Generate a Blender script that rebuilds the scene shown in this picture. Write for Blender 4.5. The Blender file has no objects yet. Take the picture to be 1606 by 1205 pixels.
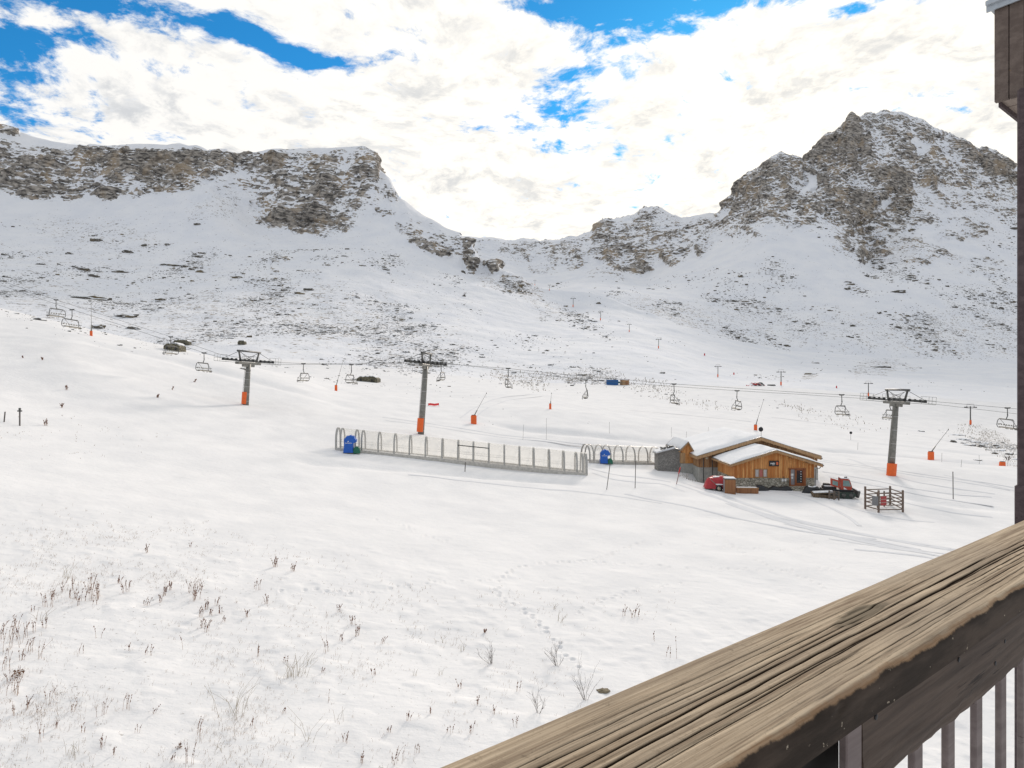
import bpy, math, random
import numpy as np
from mathutils import Vector, Matrix, Euler
R = math.radians
random.seed(7); rng = np.random.default_rng(11)
sc = bpy.context.scene
COL = sc.collection
CZ = 14.0; FX = 1000.0; CX = 803.0; CY = 602.5     # camera height, focal length and centre in photo pixels

# ---------------------------------------------------------------- helpers
def link(o, parent=None):
    COL.objects.link(o)
    if parent is not None: o.parent = parent
    return o
def tag(o, label=None, cat=None, group=None, kind=None):
    if label: o['label'] = label
    if cat: o['category'] = cat
    if group: o['group'] = group
    if kind: o['kind'] = kind
    return o
def empty(name, loc, rz=0.0, label=None, cat=None, group=None):
    o = bpy.data.objects.new(name, None); o.location = loc; o.rotation_euler = (0, 0, rz)
    o.empty_display_size = 0.3
    link(o); return tag(o, label, cat, group)
class MB:
    """collects shapes into one mesh"""
    def __init__(s): s.v = []; s.f = []; s.sm = []
    def add(s, vs, fs, smooth=False):
        n = len(s.v); s.v += [tuple(v) for v in vs]
        s.f += [tuple(i + n for i in f) for f in fs]; s.sm += [smooth] * len(fs); return s
    def box(s, c, d, m=None, bev=0.0):
        x, y, z = d[0] / 2, d[1] / 2, d[2] / 2
        if bev <= 0:
            vs = [Vector((a * x, b * y, e * z)) for a in (-1, 1) for b in (-1, 1) for e in (-1, 1)]
            fs = [(0, 1, 3, 2), (4, 6, 7, 5), (0, 4, 5, 1), (2, 3, 7, 6), (0, 2, 6, 4), (1, 5, 7, 3)]
        else:
            b_ = min(bev, x * .9, y * .9, z * .9)
            prof = [(-x + b_, -y), (x - b_, -y), (x, -y + b_), (x, y - b_), (x - b_, y), (-x + b_, y), (-x, y - b_), (-x, -y + b_)]
            ins = [(px * (x - b_) / x, py * (y - b_) / y) for px, py in prof]
            vs = []
            for zz, pr in ((-z, ins), (-z + b_, prof), (z - b_, prof), (z, ins)):
                vs += [Vector((px, py, zz)) for px, py in pr]
            fs = [tuple(range(7, -1, -1)), tuple(range(24, 32))]
            for k in range(3):
                for i in range(8):
                    j = (i + 1) % 8
                    fs.append((k * 8 + i, k * 8 + j, k * 8 + 8 + j, k * 8 + 8 + i))
        if m is not None: vs = [m @ v for v in vs]
        c = Vector(c); return s.add([v + c for v in vs], fs)
    def tube(s, pts, r, n=6, cap=True, closed=False):
        pts = [Vector(p) for p in pts]; rs = r if isinstance(r, (list, tuple)) else [r] * len(pts)
        vs = []; fs = []; up = None
        m = len(pts)
        for i, p in enumerate(pts):
            if closed: t = pts[(i + 1) % m] - pts[i - 1]
            else: t = pts[min(i + 1, m - 1)] - pts[max(i - 1, 0)]
            if t.length < 1e-9: t = Vector((0, 0, 1))
            t.normalize()
            if up is None: up = Vector((0, 0, 1)) if abs(t.z) < .9 else Vector((1, 0, 0))
            a = up - t * up.dot(t)
            if a.length < 1e-6: a = t.orthogonal()
            a.normalize(); b = t.cross(a); up = a
            for k in range(n):
                th = 2 * math.pi * (k + .5) / n
                vs.append(p + (a * math.cos(th) + b * math.sin(th)) * rs[i])
        for i in range(m if closed else m - 1):
            for k in range(n):
                k2 = (k + 1) % n; i2 = (i + 1) % m
                fs.append((i * n + k, i * n + k2, i2 * n + k2, i2 * n + k))
        if cap and not closed:
            fs.append(tuple(range(n - 1, -1, -1))); fs.append(tuple(range((m - 1) * n, m * n)))
        return s.add(vs, fs, n > 6)
    def cyl(s, p0, p1, r, n=12): return s.tube([p0, p1], r, n)
    def prism(s, poly, d):
        """poly: 3D points of a planar polygon, pushed along vector d"""
        d = Vector(d); P = [Vector(p) for p in poly]; n = len(P)
        fs = [tuple(range(n - 1, -1, -1)), tuple(range(n, 2 * n))]
        fs += [(i, (i + 1) % n, n + (i + 1) % n, n + i) for i in range(n)]
        return s.add(P + [p + d for p in P], fs)
    def build(s, name, mat, parent=None, loc=None, rz=0.0):
        me = bpy.data.meshes.new(name); me.from_pydata(s.v, [], s.f); me.update()
        for p, q in zip(me.polygons, s.sm): p.use_smooth = q
        import bmesh
        bm = bmesh.new(); bm.from_mesh(me); bmesh.ops.recalc_face_normals(bm, faces=bm.faces); bm.to_mesh(me); bm.free()
        if mat is not None: me.materials.append(mat)
        o = bpy.data.objects.new(name, me); link(o, parent)
        if loc is not None: o.location = loc
        if rz: o.rotation_euler = (0, 0, rz)
        return o
def copy_tree(o, parent=None):
    c = o.copy(); link(c, parent)
    for ch in list(o.children): copy_tree(ch, c)
    return c

# ---------------------------------------------------------------- noise (numpy)
def _h(i, j, k, seed):
    with np.errstate(over='ignore'):
        n = (i.astype(np.uint32) * np.uint32(374761393) + j.astype(np.uint32) * np.uint32(668265263)
             + k.astype(np.uint32) * np.uint32(2147483647 - 58) + np.uint32(seed * 974711 + 12345))
        n = (n ^ (n >> np.uint32(13))) * np.uint32(1274126177)
        n = (n ^ (n >> np.uint32(15))) * np.uint32(2246822519)
        n = n ^ (n >> np.uint32(16))
    return n.astype(np.float32) * np.float32(2.0 / 4294967295.0) - np.float32(1.0)
def vnoise(x, y, z, seed=0):
    x = np.asarray(x, np.float32); y = np.asarray(y, np.float32); z = np.asarray(z, np.float32)
    xf = np.floor(x); yf = np.floor(y); zf = np.floor(z)
    i = xf.astype(np.int64); j = yf.astype(np.int64); k = zf.astype(np.int64)
    def q(t): return t * t * t * (t * (t * 6 - 15) + 10)
    u = q(x - xf); v = q(y - yf); w = q(z - zf)
    def L(a, b, t): return a + (b - a) * t
    c = [[[_h(i + a, j + b, k + d, seed) for d in (0, 1)] for b in (0, 1)] for a in (0, 1)]
    return L(L(L(c[0][0][0], c[1][0][0], u), L(c[0][1][0], c[1][1][0], u), v),
             L(L(c[0][0][1], c[1][0][1], u), L(c[0][1][1], c[1][1][1], u), v), w)
def fbm(x, y, z, oct=4, seed=0, gain=.5, ridged=False):
    out = 0; a = 1.0; f = 1.0; tot = 0
    for o in range(oct):
        n = vnoise(x * f + 17.3 * o, y * f - 9.1 * o, z * f + 4.7 * o, seed + o)
        if ridged: n = 1 - 2 * np.abs(n)
        out = out + a * n; tot += a; a *= gain; f *= 2.03
    return out / tot
def sstep(a, b, x):
    t = np.clip((x - a) / (b - a), 0, 1); return t * t * (3 - 2 * t)

# ---------------------------------------------------------------- node materials
class NT:
    def __init__(s, tree): s.t = tree; s.n = tree.nodes; s.l = tree.links
    def new(s, typ, **kw):
        nd = s.n.new(typ)
        for k, v in kw.items(): setattr(nd, k, v)
        return nd
    def set(s, inp, v):
        if isinstance(v, bpy.types.NodeSocket): s.l.new(v, inp)
        elif v is not None:
            if isinstance(v, tuple) and len(v) == 3 and inp.type == 'RGBA': v = (*v, 1)
            inp.default_value = v
    def math(s, op, a, b=None, c=None, clamp=False):
        nd = s.new('ShaderNodeMath', operation=op); nd.use_clamp = clamp
        for i, v in enumerate((a, b, c)):
            if v is not None: s.set(nd.inputs[i], v)
        return nd.outputs[0]
    def add(s, *xs):
        o = xs[0]
        for x in xs[1:]: o = s.math('ADD', o, x)
        return o
    def mul(s, a, b): return s.math('MULTIPLY', a, b)
    def vmath(s, op, a, b=None, scale=None):
        nd = s.new('ShaderNodeVectorMath', operation=op)
        s.set(nd.inputs[0], a)
        if b is not None: s.set(nd.inputs[1], b)
        if scale is not None: s.set(nd.inputs['Scale'], scale)
        return nd.outputs['Value'] if op in ('DISTANCE', 'LENGTH', 'DOT_PRODUCT') else nd.outputs[0]
    def sstep(s, x, a, b):
        nd = s.new('ShaderNodeMapRange', interpolation_type='SMOOTHSTEP')
        s.set(nd.inputs['Value'], x); nd.inputs['From Min'].default_value = a; nd.inputs['From Max'].default_value = b
        return nd.outputs[0]
    def noise(s, vec, scale, detail=4, rough=.5, dist=0.0, col=False):
        nd = s.new('ShaderNodeTexNoise'); s.set(nd.inputs['Vector'], vec)
        nd.inputs['Scale'].default_value = scale; nd.inputs['Detail'].default_value = detail
        nd.inputs['Roughness'].default_value = rough; nd.inputs['Distortion'].default_value = dist
        return nd.outputs['Color'] if col else nd.outputs[0]
    def voronoi(s, vec, scale, feature='F1', out='Distance', rnd=1.0):
        nd = s.new('ShaderNodeTexVoronoi', feature=feature); s.set(nd.inputs['Vector'], vec)
        nd.inputs['Scale'].default_value = scale; nd.inputs['Randomness'].default_value = rnd
        return nd.outputs[out]
    def mix(s, f, a, b, blend='MIX'):
        nd = s.new('ShaderNodeMix', data_type='RGBA', blend_type=blend)
        s.set(nd.inputs[0], f); s.set(nd.inputs[6], a); s.set(nd.inputs[7], b)
        return nd.outputs[2]
    def attr(s, name): return s.new('ShaderNodeAttribute', attribute_name=name).outputs['Fac']
    def pos(s): return s.new('ShaderNodeNewGeometry').outputs['Position']
    def obj(s): return s.new('ShaderNodeTexCoord').outputs['Object']
    def bump(s, h, strength=.5, dist=.1, normal=None):
        nd = s.new('ShaderNodeBump'); nd.inputs['Strength'].default_value = strength; nd.inputs['Distance'].default_value = dist
        s.set(nd.inputs['Height'], h)
        if normal is not None: s.set(nd.inputs['Normal'], normal)
        return nd.outputs[0]
def new_mat(name):
    m = bpy.data.materials.new(name); m.use_nodes = True
    nt = NT(m.node_tree); nt.n.clear()
    out = nt.new('ShaderNodeOutputMaterial'); b = nt.new('ShaderNodeBsdfPrincipled')
    nt.l.new(b.outputs[0], out.inputs['Surface'])
    return m, nt, b
def simple(name, col, rough=.6, metal=0.0, var=.25, scale=6.0, bump=.0, streak=None):
    """painted or plain surface with mottled wear"""
    m, nt, b = new_mat(name)
    v = nt.obj()
    if streak: v = nt.vmath('MULTIPLY', v, streak)
    n = nt.noise(v, scale, 6, .6)
    n2 = nt.noise(v, scale * 7, 3, .5)
    k = nt.add(nt.mul(n, 1.0), nt.mul(n2, .35))
    dark = tuple(c * (1 - var) for c in col); lite = tuple(min(1, c * (1 + var)) for c in col)
    c = nt.mix(nt.sstep(k, .35, 1.0), dark, lite)
    nt.set(b.inputs['Base Color'], c); nt.set(b.inputs['Roughness'], rough); nt.set(b.inputs['Metallic'], metal)
    if bump: nt.set(b.inputs['Normal'], nt.bump(k, bump, .02))
    return m
# ---------------------------------------------------------------- terrain
# The valley is surveyed as long contour-like lines: each gives, per direction from the balcony, a distance (Y)
# and the height the land has there; the land is a smooth surface through these lines.
def gsm(a, sig):
    r = int(sig * 3) + 1; k = np.exp(-.5 * (np.arange(-r, r + 1) / sig) ** 2); k /= k.sum()
    return np.convolve(np.pad(a, r, mode='edge'), k, mode='valid')
_cx = np.arange(-340, 1941, 1.0)
def line(pts, Y, smooth=22):
    p = np.array(pts, float); py = np.interp(_cx, p[:, 0], p[:, 1])
    if smooth: py = gsm(py, smooth)
    if isinstance(Y, (int, float)): Yv = np.full_like(_cx, float(Y))
    else:
        q = np.array(Y, float); Yv = gsm(np.interp(_cx, q[:, 0], q[:, 1]), 22)
    return py, Yv
def zl(pts, Y):     # the same from heights
    return line([(a, CY + (CZ - z) / Y * 1000) for a, z in pts], Y)
RIDGE = [(-340,190),(-150,196),(-60,206),(0,203),(8,202),(18,205),(40,211),(60,218),(85,222),(110,226),(150,227),(200,227),(240,228),(262,229),(272,226),(282,225),
 (296,228),(308,227),(320,232),(325,236),(335,236),(338,233),(356,233),(360,237),(366,246),(385,243),(396,240),(402,238),(418,234),(440,233),(455,237),(470,235),(500,233),
 (535,233),(560,232),(570,233),(580,238),(588,246),(592,256),(594,266),(604,272),(612,281),(616,292),(621,300),(624,309),(638,317),(650,327),(674,341),(699,356),
 (712,361),(721,365),(724,371),(735,380),(742,388),(745,396),(749,404),(752,409),(762,407),(774,408),(786,419),(800,428),(810,433),(825,442),(840,449),(875,457),(900,459),(920,461),(960,470),(1000,487),(1030,497),(1060,506),(1100,518),(1200,538),(1320,549),(1606,566),(1940,575)]
L = []
L.append(zl([(-340,3.2),(0,2.6),(803,1.4),(1606,.8),(1940,.5)], 6))
L.append(zl([(-340,4.6),(0,3.4),(400,2.5),(803,1.7),(1300,.9),(1606,.1),(1940,-.4)], 20))
L.append(zl([(-340,9.5),(0,7.0),(400,4.0),(803,1.7),(1200,.5),(1606,-.4),(1940,-1)], 45))
L.append(line([(-340,545),(0,606),(150,634),(300,662),(525,705.5),(640,719),(780,736),(921,751),(1060,757),(1150,764),(1250,767),(1400,773),(1606,783),(1940,800)], 84))
L.append(line([(-340,485),(0,552),(115,565),(200,590),(300,618),(385,638),(520,662),(660,680),(800,704),(960,722),(1035,726),(1200,729),(1400,729),(1606,737),(1940,750)], 105))
L.append(line([(-340,400),(-100,455),(0,484),(30,490),(60,497),(100,505.5),(150,518),(200,530),(250,541),(300,552),(340,561),(400,577),(460,592),(527,613),(660,632),(743,638),(863,642),(1000,655),(1185,675),(1400,690),(1606,700),(1940,712)], 155, 12))
L.append(line([(-340,490),(0,556),(200,574),(340,577),(400,581),(500,592),(575,599),(660,600),(800,612),(965,626),(1100,632),(1300,648),(1522,667),(1606,672),(1940,690)], 230))
L.append(line([(-340,465),(0,535),(200,555),(340,561),(400,562),(575,576),(660,583),(800,598),(900,601),(965,604.5),(1100,604),(1185,606),(1225,606),(1362,617),(1400,622),(1606,632),(1940,645)], 320))
L.append(line([(-340,440),(0,500),(200,520),(400,525),(575,542),(700,548),(800,560),(900,561),(965,562),(1032,565),(1126,586),(1225,592),(1400,600),(1606,607),(1940,615)], 430))
L.append(line([(-340,390),(0,440),(200,465),(400,470),(575,480),(700,492),(800,515),(900,523),(942,524),(987,523),(1032,534),(1126,555),(1225,568),(1400,580),(1606,588),(1940,595)], 620))
L.append(line([(-340,340),(0,370),(200,388),(400,400),(575,402),(700,435),(745,442),(800,456),(860,475),(900,481),(960,482),(1000,495),(1032,504),(1060,510),(1126,526),(1225,545),(1320,555),(1400,562),(1606,572),(1940,580)], 850))
YR = [(-340,1000),(0,1060),(300,1110),(580,1160),(640,1090),(726,1010),(800,935),(900,905),(960,885),(1030,875),(1100,890),(1940,890)]
YC = [(-340,930),(0,980),(300,1020),(400,1020),(580,1010),(640,980),(726,950),(800,895),(900,880),(960,868),(1030,862),(1100,872),(1940,872)]
L.append(line([(-340,290),(0,300),(60,316),(100,322),(150,309),(200,307),(250,303),(330,289),(400,352),(480,360),(545,352),(590,352),(640,366),(700,403),(745,432),(770,432),(800,443),(860,466),(900,470),(960,476),(1000,491),(1032,500.5),(1060,508),(1126,522),(1225,541),(1320,551),(1400,558),(1606,568),(1940,577)], YC, 10))
L.append(line(RIDGE, YR, 1.2))
_b = line(RIDGE, YR, 12); L.append((_b[0] + 14, _b[1] + 70)); L.append((_b[0] + 90, _b[1] + 330))
S1 = L
# far side: the head of the valley and the right-hand mountain
_s1_620, _s1_850 = L[9], L[10]
hid = gsm(np.interp(_cx, [0, 960, 1060, 1940], [1, 1, 0, 0]), 8)
S2 = [(_s1_850[0] + 45 * hid, _s1_850[1]),
 line([(640,480),(860,466),(900,458),(950,455),(1000,462),(1060,466),(1100,470),(1200,478),(1300,470),(1390,462),(1500,470),(1606,478),(1940,500)], 1080),
 line([(640,440),(735,412),(800,426),(830,434),(860,434),(900,428),(955,424),(1000,436),(1015,437),(1050,417),(1080,407),(1100,403),(1130,385),(1170,365),(1200,350),(1258,352),(1301,352),(1340,378),(1364,403),(1390,392),(1440,365),(1500,370),(1606,380),(1940,420)],
      [(640,1560),(1000,1560),(1100,1480),(1200,1380),(1940,1340)], 6),
 line([(640,410),(735,392),(830,405),(950,380),(1020,378),(1080,372),(1120,360),(1160,335),(1200,305),(1258,295),(1301,285),(1340,282),(1364,285),(1400,290),(1440,300),(1500,310),(1606,330),(1940,380)],
      [(640,1720),(1000,1740),(1100,1640),(1200,1520),(1940,1500)], 8),
 line([(640,375),(735,371),(752,373),(768,372),(785,375),(800,379),(815,375),(830,376),(850,378),(862,377),(875,378),(892,374),(908,372),(925,365),(930,361),(940,351),(944,347),(957,345),(970,344),(984,341),(996,336),(1002,331),(1008,327),(1015,325),(1024,324),(1032,326),(1040,328),(1048,333),(1058,337),(1069,344),(1082,342),(1094,339),(1108,336),(1118,336),(1124,338),(1129,333),(1134,327),(1141,315),(1149,307),(1155,292),(1164,280),(1172,272),(1184,267),(1192,261),(1200,257),(1206,252),(1213,246),(1222,241),(1230,242),(1242,245),(1250,247),(1260,252),(1264,248),(1273,237),(1283,223),(1293,215),(1300,211),(1309,209),(1316,204),(1322,197),(1328,190),(1333,180),(1336,177),(1339,181),(1343,186),(1350,184),(1359,178),(1366,180),(1374,182),(1382,178),(1392,177),(1402,179),(1415,178),(1425,183),(1435,188),(1445,190),(1453,194),(1463,202),(1474,206),(1485,212),(1491,213),(1500,219),(1511,221),(1521,227),(1531,234),(1536,236),(1541,232),(1547,231),(1553,234),(1559,238),(1568,244),(1577,250),(1585,256),(1599,264),(1640,285),(1700,310),(1940,370)],
      [(640,1880),(1000,1900),(1100,1800),(1200,1680),(1390,1700),(1606,1650),(1940,1600)], 0.8)]
_r = S2[-1]; S2.append((gsm(_r[0], 12) + 12, _r[1] + 90)); S2.append((gsm(_r[0], 12) + 100, _r[1] + 420))

def pchip(x, y, xq):
    """x,y: (K,N) knots per column; xq: (M,N)"""
    h = np.diff(x, axis=0); d = np.diff(y, axis=0) / h
    K = x.shape[0]; m = np.zeros_like(y)
    w1 = 2 * h[1:] + h[:-1]; w2 = h[1:] + 2 * h[:-1]
    pos = (d[1:] * d[:-1]) > 0
    dd0 = np.where(pos, d[:-1], 1); dd1 = np.where(pos, d[1:], 1)
    m[1:-1] = np.where(pos, (w1 + w2) / (w1 / dd0 + w2 / dd1), 0)
    m[0] = d[0]; m[-1] = d[-1]
    out = np.empty_like(xq)
    idx = np.zeros(xq.shape, int)
    for k in range(1, K - 1): idx += (xq >= x[k][None, :])
    n = np.broadcast_to(np.arange(x.shape[1])[None, :], xq.shape)
    x0 = x[idx, n]; hh = h[idx, n]; t = (xq - x0) / hh
    y0 = y[idx, n]; y1 = y[idx + 1, n]; m0 = m[idx, n] * hh; m1 = m[idx + 1, n] * hh
    return (2*t**3 - 3*t**2 + 1) * y0 + (t**3 - 2*t**2 + t) * m0 + (-2*t**3 + 3*t**2) * y1 + (t**3 - t**2) * m1
def knots(S, cols):
    py = np.array([np.interp(cols, _cx, s[0]) for s in S]); Y = np.array([np.interp(cols, _cx, s[1]) for s in S])
    return np.log(Y), py
def ell(px, py, lst, wob=1.0):
    out = np.zeros_like(px)
    # natural, ragged outlines
    sx, sy = px, py
    px = sx + wob * (fbm(sx / 30, sy / 22, sx * 0, 4, 201, .6) * 20); py = sy + wob * (fbm(sx / 30, sy / 22, sx * 0 + 9, 4, 211, .6) * 13)
    for (cx, cy, rx, ry, a, v) in lst:
        c, s = math.cos(R(a)), math.sin(R(a)); dx = px - cx; dy = py - cy
        u = (dx * c + dy * s) / rx; w = (-dx * s + dy * c) / ry
        out = np.maximum(out, v * np.clip(1.6 - 1.1 * (u * u + w * w), 0, 1))
    return out
def band(px, py, X, top, bot, v, soft=7):
    t = np.interp(px, X, top); b = np.interp(px, X, bot)
    py = py + fbm(px / 22, py / 30, px * 0, 4, 221, .6) * 12
    return v * sstep(-soft, soft, py - t) * sstep(-soft, soft, b - py) * (px <= X[-1]) * (px >= X[0])
ROCK1 = [(425,250,20,15,0,1.0),(382,258,26,16,0,.6),(505,248,28,9,0,.8),(515,302,20,24,0,.85),(475,343,80,21,4,.95),(412,328,18,14,0,.8),(420,275,30,20,-15,.5),(490,280,60,40,0,.52),(430,300,50,30,0,.4),(550,290,50,50,0,.42),(600,320,30,24,30,.4),(680,370,60,16,30,.55),
 (580,285,14,24,10,.75),(560,255,28,20,0,.6),(450,255,40,18,0,.5),(612,305,9,20,-25,.8),(600,333,20,6,10,.8),(635,358,20,10,30,.95),(660,372,42,14,28,.9),(690,388,22,12,20,.8),(725,378,16,10,50,.5),(736,405,9,30,-12,1.0),(727,427,8,6,0,.5),
 (775,416,12,9,10,.9),(760,412,10,6,-20,.6),(806,438,16,9,30,.5),(10,206,22,7,10,.75),(820,440,16,6,40,.5),(440,412,14,7,0,.75),(435,425,9,5,0,.5),(345,300,40,14,-20,.45),(380,290,20,12,-10,.4)]
ROCK2 = [(1300,216,34,13,-42,1.3),(1268,245,14,10,-40,1.2),(1165,286,30,13,-58,1.25),(1142,318,16,10,-60,1.2),(1208,258,24,10,-25,1.15),(1240,247,22,8,5,1.0),(1335,184,10,9,0,1.4),(1538,238,30,9,22,1.1),(1490,216,44,8,22,.95),(1380,183,44,8,0,.85),(1575,252,24,8,32,1.1),(945,352,20,8,-40,1.0),(1015,328,26,6,0,.85),(960,395,42,42,0,.75),(1002,422,18,16,0,.95),(975,410,20,22,0,.8),(890,400,60,24,5,.62),(840,398,60,22,5,.6),(850,422,30,10,20,.6),(770,385,40,14,0,.45),(950,352,30,10,-35,.75),(1020,336,46,12,5,.55),(1060,392,18,26,30,.85),(1105,385,14,24,35,.8),(1090,355,36,14,0,.6),(930,375,40,18,0,.5),(1000,370,70,40,0,.62),(880,395,110,30,3,.5),(940,380,70,40,0,.55),(1080,365,60,30,0,.6),(1020,350,70,20,0,.5),(1130,350,30,16,-30,.7),(1000,395,20,20,0,.5),
 (1330,225,36,52,0,.95),(1290,275,40,52,20,.95),(1370,285,62,34,15,.95),(1340,330,50,24,0,.9),(1215,282,62,38,-20,.85),(1170,320,40,34,-35,.8),(1210,325,30,22,0,.75),(1258,330,18,14,0,.9),(1300,335,16,14,0,.85),(1330,350,10,22,-10,.9),
 (1365,378,30,18,35,.9),(1380,385,30,10,15,.8),(1355,400,14,16,0,.8),(1410,320,30,18,25,.85),(1400,295,20,14,0,.8),(1450,262,70,24,28,.7),(1535,250,62,16,28,.85),(1560,262,50,12,32,.8),(1400,195,60,22,12,.6),(1470,215,50,16,28,.65),(1420,240,60,34,25,.45),(1480,300,70,12,28,.5),(1385,345,40,12,15,.5),
 (1440,240,110,60,25,.44),(1500,270,90,40,25,.40),(1430,300,80,40,20,.33),(1250,300,110,60,-20,.6),(1160,345,50,40,-35,.55),(1330,380,40,30,20,.4),(1430,340,60,14,10,.5),(1400,370,50,14,20,.5),(1560,330,70,30,20,.27),(1450,390,60,12,5,.3),(1515,365,44,12,-15,.6),(1560,300,50,20,20,.3),(1480,408,90,7,2,.6),(1540,422,50,10,-5,.35),(1382,420,14,8,0,.6),(1500,345,40,8,0,.4),(1560,330,50,10,10,.35),(1320,372,10,10,0,.6)]
SCREE1 = [(300,400,330,90,0,.20),(600,440,130,60,20,.22),(470,400,120,40,0,.25),(150,440,220,55,8,.35),(120,480,160,40,10,.5),(330,500,90,45,0,.6),(430,470,60,40,0,.5),(520,495,130,50,8,.58),(420,520,140,40,5,.42),(250,520,120,30,10,.45),(620,560,90,24,5,.5),(620,530,110,40,10,.5),(690,540,60,30,0,.45),(300,425,140,30,-10,.35),(60,410,110,30,10,.4),(160,370,120,30,10,.5),(330,330,50,24,-20,.5),(560,420,110,40,20,.22),
 (700,470,90,40,25,.25),(815,452,40,16,30,.75),(780,445,36,16,30,.6),(860,482,60,12,25,.55),(900,500,60,12,25,.35),(750,560,100,16,10,.3),(860,592,75,9,2,.6),(790,592,40,9,5,.5),(920,595,40,8,0,.5),(1370,580,45,14,-12,.6),(1400,575,50,5,0,.6),(1270,586,18,4,0,.8),(1225,590,60,8,0,.25),(900,560,120,20,20,.12),(940,575,20,5,0,.4),(1560,690,50,14,25,.7),(1500,682,50,7,20,.35)]
SCREE2 = [(1050,492,90,22,12,.6),(1000,480,60,14,5,.4),(1180,505,110,34,10,.5),(1120,520,80,16,10,.5),(1330,520,140,34,4,.48),(1250,440,120,40,10,.16),(1500,525,140,46,0,.55),(1540,470,80,30,-10,.3),(1280,500,120,30,5,.28),(1460,430,110,20,10,.18),(1200,450,160,30,0,.12),(1380,570,200,14,0,.35),(1540,350,70,40,20,.25),(1320,440,90,30,-10,.12),(1100,440,60,20,-20,.12)]

def make_rows(S, cols, counts, yfirst=None):
    lx, py = knots(S, cols)
    rows = []
    for k, n in enumerate(counts):
        t = np.arange(n)[:, None] / n
        rows.append(lx[k][None, :] * (1 - t) + lx[k + 1][None, :] * t)
    rows.append(lx[-1:][:, :])
    lq = np.vstack(rows)
    return lq, pchip(lx, py, lq)
def grid_normals(P):
    du = np.gradient(P, axis=1); dv = np.gradient(P, axis=0)
    n = np.cross(du, dv); n /= np.linalg.norm(n, axis=2, keepdims=True) + 1e-9
    n[n[..., 2] < 0] *= -1
    return n
def displace(P, rock, scree, amp, ridge_row=None):
    X, Y, Z = P[..., 0], P[..., 1], P[..., 2]
    N = grid_normals(P)
    far = sstep(200, 700, Y)
    # rolling snow
    roll = fbm(X / 90, Y / 90, Z / 90, 3, 3) * 5.0 * far + fbm(X / 22, Y / 22, Z / 22, 3, 5) * 1.1 * sstep(120, 400, Y)
    # gullies and buttresses in the rock
    g = fbm(X / 70, Y / 110, Z / 160, 2, 21, ridged=True) * 20 + fbm(X / 26, Y / 34, Z / 44, 4, 31, .58, ridged=True) * 12 + fbm(X / 6, Y / 6, Z / 6, 2, 33) * 2.2
    warp = fbm(X / 75, Y / 75, Z / 60, 4, 41, .6) * 26
    zz = (Z + .10 * X + warp) / 12.5
    saw = zz - np.floor(zz); led = (sstep(0, .85, saw) - sstep(.85, 1, saw)) * 5.5 - 2.7
    zz2 = (Z - .05 * X + warp * 1.4) / 3.4
    saw2 = zz2 - np.floor(zz2); led += (saw2 - .5) * 1.6
    led = led * np.clip(.55 + 1.6 * fbm(X / 50, Y / 50, Z / 35, 3, 45), .05, 1.3)
    a = rock * amp
    if ridge_row is not None:      # keep the crest line crisp: only small teeth there
        d_ = np.abs(np.arange(P.shape[0]) - ridge_row)[:, None] * np.ones_like(X)
        w_ = 1 - np.exp(-(d_ / 26.0) ** 1.3)
        g = g * w_ + 4 * (1 - w_); led = led * w_
        Pz = (fbm(X / 16, Y / 60, X * 0, 4, 131, .62, ridged=True) * 10 + fbm(X / 5, Y / 30, X * 0, 2, 135) * 2.2) * np.exp(-(d_ / 10.0) ** 2) * np.clip(rock * 1.3, 0.08, 1)
        P = P.copy(); P[..., 2] += Pz
    H = N.copy(); H[..., 2] *= .35
    Q = P + N * (roll * (1 - .5 * rock))[..., None] + H * ((g - 4) * a + led * a)[..., None]
    # small humps where stones lie under the snow
    Q[..., 2] += scree * fbm(X / 3.0, Y / 3.0, Z / 3, 2, 51) * .5 * far
    # how exposed each spot is: ribs and faces shed snow, hollows and ledges keep it
    NQ = grid_normals(Q)
    expo = np.clip((g - 3) / 22, -.8, .8) * .8 + np.clip(.58 - NQ[..., 2], -.5, .5) * 1.3
    lap = Q[..., 2] - .25 * (np.roll(Q[..., 2], 2, 0) + np.roll(Q[..., 2], -2, 0) + np.roll(Q[..., 2], 2, 1) + np.roll(Q[..., 2], -2, 1))
    expo += np.clip(lap / 3.0, -.4, .4) * .5
    return Q, expo
def ground_detail(X, Y):
    """snow surface of the near ground, metres"""
    near = 1 - sstep(90, 200, Y)
    z = fbm(X / 14, Y / 14, X * 0, 3, 61) * .35 * sstep(10, 60, Y) + fbm(X / 3.2, Y / 3.2, X * 0, 3, 63) * .085 * near
    tuss = np.maximum(fbm(X / .9, Y / .9, X * 0, 2, 65), 0) * .10 * (1 - sstep(30, 55, Y))
    dip = -1.0 * np.exp(-(((X - 27.6) / 2.6) ** 2 + ((Y - 90.5) / 4.0) ** 2) ** 2) - .35 * np.exp(-(((X - 30) / 2.2) ** 2 + ((Y - 84.5) / 3.0) ** 2))   # ground dug away beside the chalet
    return z + tuss + dip
def polar_to_world(cols, lq, py):
    Y = np.exp(lq); U = (cols[None, :] - CX) / FX
    return np.stack([U * Y, Y, CZ - (py - CY) / FX * Y], axis=2)

cols1 = np.concatenate([np.arange(-330, -12, 9), np.arange(-12, 1618, 1.8), np.arange(1620, 1930, 9)])
cnt1 = [30, 130, 170, 60, 55, 36, 30, 26, 40, 62, 30, 140, 8, 6]
lq1, py1 = make_rows(S1, cols1, cnt1)
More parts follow.
